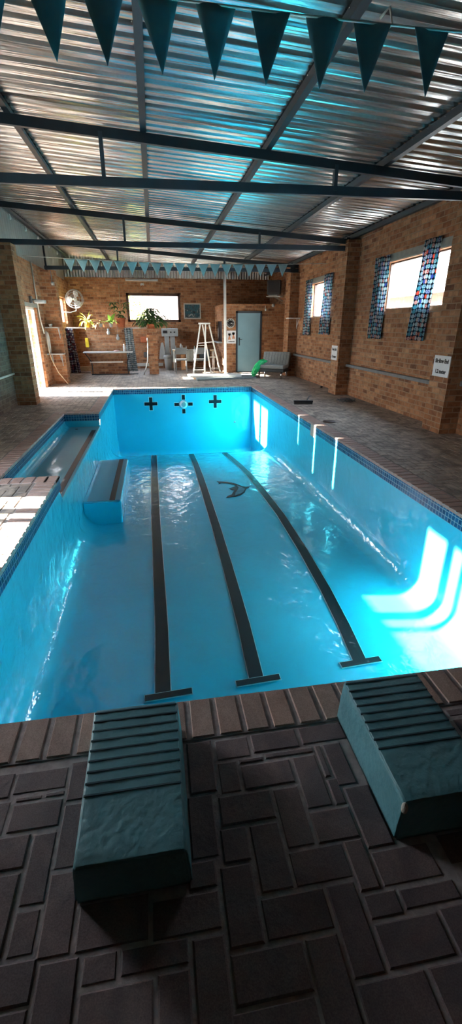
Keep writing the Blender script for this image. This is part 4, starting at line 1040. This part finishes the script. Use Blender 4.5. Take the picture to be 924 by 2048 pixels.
# small items on left wall
mb = MB(); mb.tube([(WL+.03, 13.62, 3.1), (WL+.03, 13.66, 2.2), (WL+.03, 13.75, 1.7), (WL+.04, 13.9, 1.4)], .018, 8); obj('conduit_pipe', mb, M['offwhite'], None, 'thin white vertical pipe on the left wall beside the glazed door', 'pipe')
t = thing('wall_lamp', (WL+.1, 13.2, 2.15), 'grey bulkhead lamp on the left wall above the glazed door', 'lamp')
mb = MB(); mb.box(WL, WL+.06, 12.95, 13.1, 2.12, 2.28, bev=.01); mb.bar((WL+.05, 13.02, 2.2), (WL+.22, 13.1, 2.18), .04, .04); obj('bracket', mb, M['dkgrey'], t)
mb = MB(); mb.box(WL+.1, WL+.36, 13.0, 13.2, 2.12, 2.2, bev=.02); obj('lamp_head', mb, M['ltgrey'], t)
mb = MB(); rng = random.Random(3)
for k in range(5):
    r_ = .10+.02*k
    mb.tube([(WL+.06+.02*k*.5, 14.05+r_*.8*cos(a*pi/8), 1.28+r_*1.7*sin(a*pi/8)-.04*k) for a in range(17)], .011, 5, cap=False)
obj('hose_coil', mb, M['offwhite'], None, 'tangled pale hose coil hanging on the left wall beyond the glazed door', 'hose')
mb = MB(); mb.box(-2.98, -2.62, 14.2, 14.39, 1.53, 1.56); mb.bar((-2.64, 14.37, 1.53), (-2.64, 14.39, 1.25), .02, .02); mb.bar((-2.64, 14.22, 1.53), (-2.64, 14.385, 1.3), .014, .014); obj('wall_shelf', mb, M['ltgrey'], None, 'small upper shelf on the second left pillar holding a white cup', 'shelf')
mb = MB(); mb.lathe([(0, 0), (.035, 0), (.055, .08), (.05, .08), (.03, .01)], (-2.84, 14.29, 1.561), 14); obj('cup', mb, M['white'], None, 'white cup on the small upper shelf of the second left pillar', 'cup')
mb = MB(); mb.box(-3.0, -2.56, 14.05, 14.39, .83, .86)
for x in (-2.92, -2.66): mb.bar((x, 14.36, .83), (x, 14.39, .5), .02, .02); mb.bar((x, 14.1, .83), (x, 14.385, .6), .014, .014)
obj('wall_shelf', mb, M['ltgrey'], None, 'wider lower shelf on brackets on the second left pillar', 'shelf')
mb = MB(); mb.tube([(-2.93, 14.0, .98), (-2.86, 13.9, .7), (-2.72, 13.9, .35), (-2.50, 13.95, .015)], .013, 6); obj('hose_end', mb, M['pale_wood'], None, 'orange-tan hose end trailing from the wall to the floor by the second left pillar', 'hose')
mb = MB(); mb.lathe([(0, 0), (.03, .01), (.04, .05), (.03, .08), (0, .09)], (-2.64, 14.30, 2.62), 12); mb.tube([(-2.66, 14.395, 2.66), (-2.66, 14.395, 2.98)], .008, 5); mb.box(-2.68, -2.60, 14.34, 14.4, 2.62, 2.7); obj('wall_camera', mb, M['ltgrey'], None, 'small round grey sensor with cable near the top of the second left pillar', 'sensor')
mb = MB(); mb.tube([(WL+.045, 6.5, .66), (WL+.045, 10.44, .66)], .022, 8); obj('wall_pipe', mb, M['offwhite'], None, 'pale pipe running low along the left wall at the frame edge', 'pipe')
# string lights along left eave
mb = MB()
mb.tube([(WL+.12, 8+.6*k, roofz(WL)-.17-.02*(k % 2)) for k in range(18)], .006, 5)
t = obj('light_string', mb, M['dkgrey'], None, 'thin cable with small white bulbs along the left eave purlin', 'string lights')
for k in range(6):
    mb = MB(); y = 10.6+k*1.3
    mb.lathe([(0, -.09), (.022, -.08), (.03, -.05), (.018, -.01), (.012, .02)], (WL+.12, y, roofz(WL)-.18), 10); obj('bulb', mb, M['white'], t)
# loose items on right deck
t = thing('deck_broom', (3.2, 9.6, 0), 'black broom head lying on the right deck near the pool edge', 'broom')
rm = Matrix.Translation((3.17, 9.62, 0)) @ Matrix.Rotation(radians(-8), 4, 'Z')
mb = MB(); mb.box(-.21, .21, -.05, .05, .04, .085, bev=.012, M_=rm); obj('head', mb, M['black'], t)
mb = MB(); mb.box(-.2, .2, -.045, .045, .0, .045, M_=rm); obj('bristles', mb, M['vinyl'], t)
mb = MB(); mb.tube([rm @ V((.08, .0, .08)), rm @ V((.18, .3, .12)), rm @ V((.27, .55, .1))], .014, 8); obj('handle', mb, M['dkgrey'], t)
mb = MB(); rng = random.Random(11)
for k in range(7):
    a = rng.uniform(0, 6.28); cx, cy = 4.25+rng.uniform(-.12, .12), 9.85+rng.uniform(-.12, .12); r_ = rng.uniform(.08, .17)
    mb.tube([(cx+r_*cos(a+q*pi/7), cy+r_*1.1*sin(a+q*pi/7), .012+.035*abs(sin(q*1.1+k))) for q in range(13)], .009, 5)
obj('tangled_rope', mb, M['dkgrey'], None, 'tangle of dark grey hose lying on the right deck below the rail', 'hose')
mb = MB(); mb.lathe([(0, .02), (.09, .02), (.11, .012), (.115, 0)], (3.03, 7.66, .001), 24); obj('skimmer_lid', mb, M['dark_wood'], None, 'round dark lid in the right deck beside the skimmer', 'lid')
mb = MB(); mb.lathe([(0, 0), (.03, 0), (.035, .05), (0, .06)], (4.52, 12.2, 0), 10); obj('rubber_doorstop', mb, M['black'], None, 'tiny black stopper on the deck at the foot of the right wall', 'stopper')
# sofa
t = thing('futon_sofa', (3.86, 15.05, 0), 'small charcoal futon sofa with chrome legs in front of the third right pillar', 'sofa')
rm = Matrix.Translation((3.86, 15.05, 0)) @ Matrix.Rotation(radians(-33), 4, 'Z')
def P3(a): return rm @ V(a)
mb = MB(); mb.box(-.46, .46, -.36, .22, .30, .42, bev=.03, M_=rm); s = obj('seat', mb, M['fabric'], t)
mb = MB(); mb.box(-.47, .47, -.37, .2, .20, .30, bev=.015, M_=rm); obj('seat_base', mb, M['vinyl'], t, label='black vinyl seat base')
rb = rm @ Matrix.Translation((0, .20, .36)) @ Matrix.Rotation(radians(-22), 4, 'X')
mb = MB(); mb.box(-.46, .46, -.05, .05, 0, .46, bev=.03, M_=rb); bk = obj('backrest', mb, M['fabric'], t)
mb = MB()
for k in range(1, 9): mb.box(-.46+k*.102-.004, -.46+k*.102+.004, -.056, -.048, .03, .43, M_=rb)
obj('back_seam', mb, M['dkgrey'], bk)
mb = MB(); mb.box(-.465, .465, .04, .09, 0, .45, bev=.015, M_=rb); obj('back_panel', mb, M['vinyl'], t, label='black vinyl back panel')
for x, y in ((-.38, -.3), (.38, -.3), (-.38, .25), (.38, .25)):
    mb = MB(); mb.lathe([(.028, 0), (.032, .21)], P3((x, y, 0)), 12); obj('leg', mb, M['chrome'], t)
# green plastic
from mathutils import noise
bm = bmesh.new(); bmesh.ops.create_icosphere(bm, subdivisions=4, radius=1)
path = [V((3.14, 14.98, .08)), V((3.28, 15.0, .30)), V((3.46, 15.05, .50)), V((3.66, 15.1, .52))]
for v in bm.verts:
    s = (v.co.x+1)/2*2.999; i = int(s); f = s-i; c = path[i].lerp(path[i+1], f)
    w = .17-.035*s
    nn_ = noise.noise(v.co*3.5)*.05
    v.co = c + V((v.co.z*w*-.5, v.co.y*w*.9, v.co.z*w*.8)) + V((nn_, nn_*.5, nn_*.7))
for v in bm.verts: v.co.z = max(v.co.z, .004)
obj('green_sheet', bm, M['green'], None, 'crumpled bright green plastic sheet draped over the sofa end', 'plastic sheet', smooth=True)

# ------------------------------------------------------------------ buntings
def bunting(p0, p1, sag, flags, w, h, m, label, jit=.01):
    p0, p1 = V(p0), V(p1)
    def at(x):
        t = (x-p0.x)/(p1.x-p0.x); p = p0.lerp(p1, t); p.z -= sag*4*t*(1-t); return p
    t = thing('flag_bunting', p0, label, 'bunting', 'flag strings across the pool')
    mb = MB(); mb.tube([at(p0.x+(p1.x-p0.x)*k/40) for k in range(41)], .006, 5); obj('string', mb, M['string'], t)
    for k, fx in enumerate(flags):
        a, b = at(fx-w/2), at(fx+w/2); c = (a+b)/2
        bm = bmesh.new(); rows = []
        tip = V((c.x+random.uniform(-.015, .015), c.y+random.uniform(-.03, .03), c.z-h*random.uniform(.96, 1.03))); nrow = 8; ph = random.uniform(0, 6)
        for j in range(nrow+1):
            s = j/nrow; row = []
            n = 6
            for i in range(n+1):
                u = i/n; top = a.lerp(b, u); q = top.lerp(tip, s*.995)
                q.y += .008*sin(ph+5*u*(1-s)+2*s); row.append(bm.verts.new(q))
            rows.append(row)
        for r0, r1 in zip(rows, rows[1:]):
            for i in range(6): f = bm.faces.new((r0[i], r0[i+1], r1[i+1], r1[i])); f.smooth = True
        obj('flag', bm, m, t, solid=.002)
    return t
fx = [-1.92+k*.301 for k in range(19)]
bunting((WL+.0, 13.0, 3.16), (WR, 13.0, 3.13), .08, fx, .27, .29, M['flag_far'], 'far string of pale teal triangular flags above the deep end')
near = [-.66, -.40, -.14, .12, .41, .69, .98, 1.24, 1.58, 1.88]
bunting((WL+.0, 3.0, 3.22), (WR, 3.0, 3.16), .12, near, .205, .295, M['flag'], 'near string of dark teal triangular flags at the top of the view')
mb = MB(); mb.tube([(1.29, 3.02, 3.10), (1.33, 3.0, 3.14), (1.36, 3.02, 3.08), (1.30, 3.02, 3.03)], .007, 5); 
obj('string_knot', mb, M['string'], None, 'loose knotted cord ends tied on the near flag string', 'cord')

# ------------------------------------------------------------------ outside
mb = MB(); mb.box(-40, WL-.25, -30, 60, -.3, -.06); mb.box(WR+.25, 40, -30, 60, -.3, -.06); mb.box(WL-.25, WR+.25, YB+.25, 60, -.3, -.06)
struct('ground', mb, M['ground'], 'sunlit paved ground outside the pool hall', 'ground')
t = thing('neighbour_house', (12.5, 20, -.06), 'pale pink house with a white roof seen through the right-hand windows', 'house')
mb = MB(); mb.box(12, 18, 8, 40, -.06, 2.9); obj('wall', mb, M['plaster'], t)
mb = MB()
mb.quad((11.2, 7, 2.95), (11.2, 41, 2.95), (15, 41, 4.6), (15, 7, 4.6)); mb.quad((15, 7, 4.6), (15, 41, 4.6), (19, 41, 2.95), (19, 7, 2.95))
obj('roof', mb, M['sheetroof'], t, solid=.08)
mb = MB(); mb.box(11.1, 11.2, 7, 41, 2.8, 2.98); obj('gutter', mb, M['white'], t)
for y in (13, 18.5, 22.2, 29):
    mb = MB(); mb.box(11.93, 12.0, y, y+2.4, 1.3, 2.25); f = obj('window', mb, M['white'], t)
    mb = MB()
    for k in range(16): mb.box(11.9, 11.93, y+.05+k*.15, y+.07+k*.15, 1.3, 2.25)
    obj('burglar_bars', mb, M['grey'], f)
mb = MB(); mb.box(-6, 8, 23.5, 23.8, -.06, 3.6); struct('garden_wall', mb, simple('garden_render', (.22,.15,.12), .8, var=.15, scale=3), 'pink garden wall behind the back window', 'wall')
mb = MB(); rng = random.Random(5)
for k in range(420):
    a = rng.uniform(0, 6.28); e = rng.uniform(-1.2, 1.5); r_ = .75*rng.uniform(.3, 1)**.5
    p = V((-1.0+r_*cos(a)*cos(e), 21.6+r_*sin(a)*cos(e)*.7, 2.2+r_*sin(e)*1.1))
    mb.leaf(p, (cos(a), sin(a), .4), rng.uniform(.15, .3), .1, .8, n=4)
t = thing('garden_shrub', (-1.0, 21.6, -.06), 'yellow-green garden shrub outside the left half of the back window', 'shrub')
obj('foliage', mb, M['hedge'], t)
mb = MB(); mb.tube([(-1.0, 21.6, -.06), (-1.02, 21.6, 1.2), (-.98, 21.6, 2.1)], .06, 8, taper=.5); obj('trunk', mb, M['stalk'], t)
# outer wall left of garden (seen through the door)
mb = MB(); mb.box(-9.2, -9, -10, 40, -.06, 2.0); struct('yard_wall', mb, M['ground'], 'boundary wall of the sunny yard on the left', 'wall')

# ------------------------------------------------------------------ light
sd = V((1, -.17, -.352)).normalized()
su = bpy.data.lights.new('sun', 'SUN'); su.energy = 36; su.angle = radians(.6); su.color = (1, .93, .82)
so = bpy.data.objects.new('sun', su); COL.objects.link(so); so.location = (-10, 8, 6); so.rotation_euler = sd.to_track_quat('-Z', 'Y').to_euler()
w = bpy.data.worlds.new('sky'); scn.world = w; w.use_nodes = True; nt = w.node_tree
bg = nt.nodes['Background']
tc = nt.nodes.new('ShaderNodeTexCoord'); sx = nt.nodes.new('ShaderNodeSeparateXYZ'); nt.links.new(tc.outputs['Generated'], sx.inputs[0])
rp = nt.nodes.new('ShaderNodeValToRGB'); nt.links.new(sx.outputs[2], rp.inputs[0])
rp.color_ramp.elements[0].position = 0; rp.color_ramp.elements[0].color = (1, .97, .93, 1); rp.color_ramp.elements[1].position = .6; rp.color_ramp.elements[1].color = (.55, .75, 1, 1)
nt.links.new(rp.outputs[0], bg.inputs[0]); bg.inputs[1].default_value = 9.0
def portal(loc, rot, sx_, sy_):
    l = bpy.data.lights.new('window_portal', 'AREA'); l.shape = 'RECTANGLE'; l.size = sx_; l.size_y = sy_
    l.cycles.is_portal = True
    o = bpy.data.objects.new('window_portal', l); COL.objects.link(o); o.location = loc; o.rotation_euler = rot
for y0, y1, z0, z1 in ((7.38, 9.62, 1.9, 2.76), (12.45, 14.25, 1.83, 2.73)):
    portal((WR+.28, (y0+y1)/2, (z0+z1)/2), (0, radians(90), 0), z1-z0, y1-y0)
for y0, y1, z0, z1 in ((NW[0], NW[1], 0, DH), (DW[0], DW[1], 0, DH), (16.6, 18.2, 1.66, 2.5)):
    portal((WL-.28, (y0+y1)/2, (z0+z1)/2), (0, radians(-90), 0), z1-z0, y1-y0)
portal((.1, YB+.3, 2.23), (radians(-90), 0, 0), 1.93, .88)

# ------------------------------------------------------------------ camera
F = 893.; pitch = atan(373/F); yaw = atan(157/(F/cos(pitch)))
fwd = V((sin(yaw)*cos(pitch), cos(yaw)*cos(pitch), -sin(pitch))); rt = V((cos(yaw), -sin(yaw), 0)); up = rt.cross(fwd)
cam = bpy.data.cameras.new('camera'); co = bpy.data.objects.new('camera', cam); COL.objects.link(co)
co.matrix_world = Matrix.Translation((0, 0, 1.6)) @ Matrix((rt, up, -fwd)).transposed().to_4x4()
cam.sensor_fit = 'VERTICAL'; cam.sensor_height = 36; cam.lens = F/2048*36; cam.clip_start = .02; cam.clip_end = 300
scn.camera = co
scn.view_settings.view_transform = 'Standard'; scn.view_settings.look = 'None'; scn.view_settings.gamma = 1; scn.view_settings.use_curve_mapping = False
scn.view_settings.exposure = 2.4
c = scn.cycles; c.max_bounces = 10; c.diffuse_bounces = 7; c.glossy_bounces = 5; c.transparent_max_bounces = 12; c.caustics_reflective = False; c.caustics_refractive = False
c.sample_clamp_indirect = 8; c.use_denoising = True
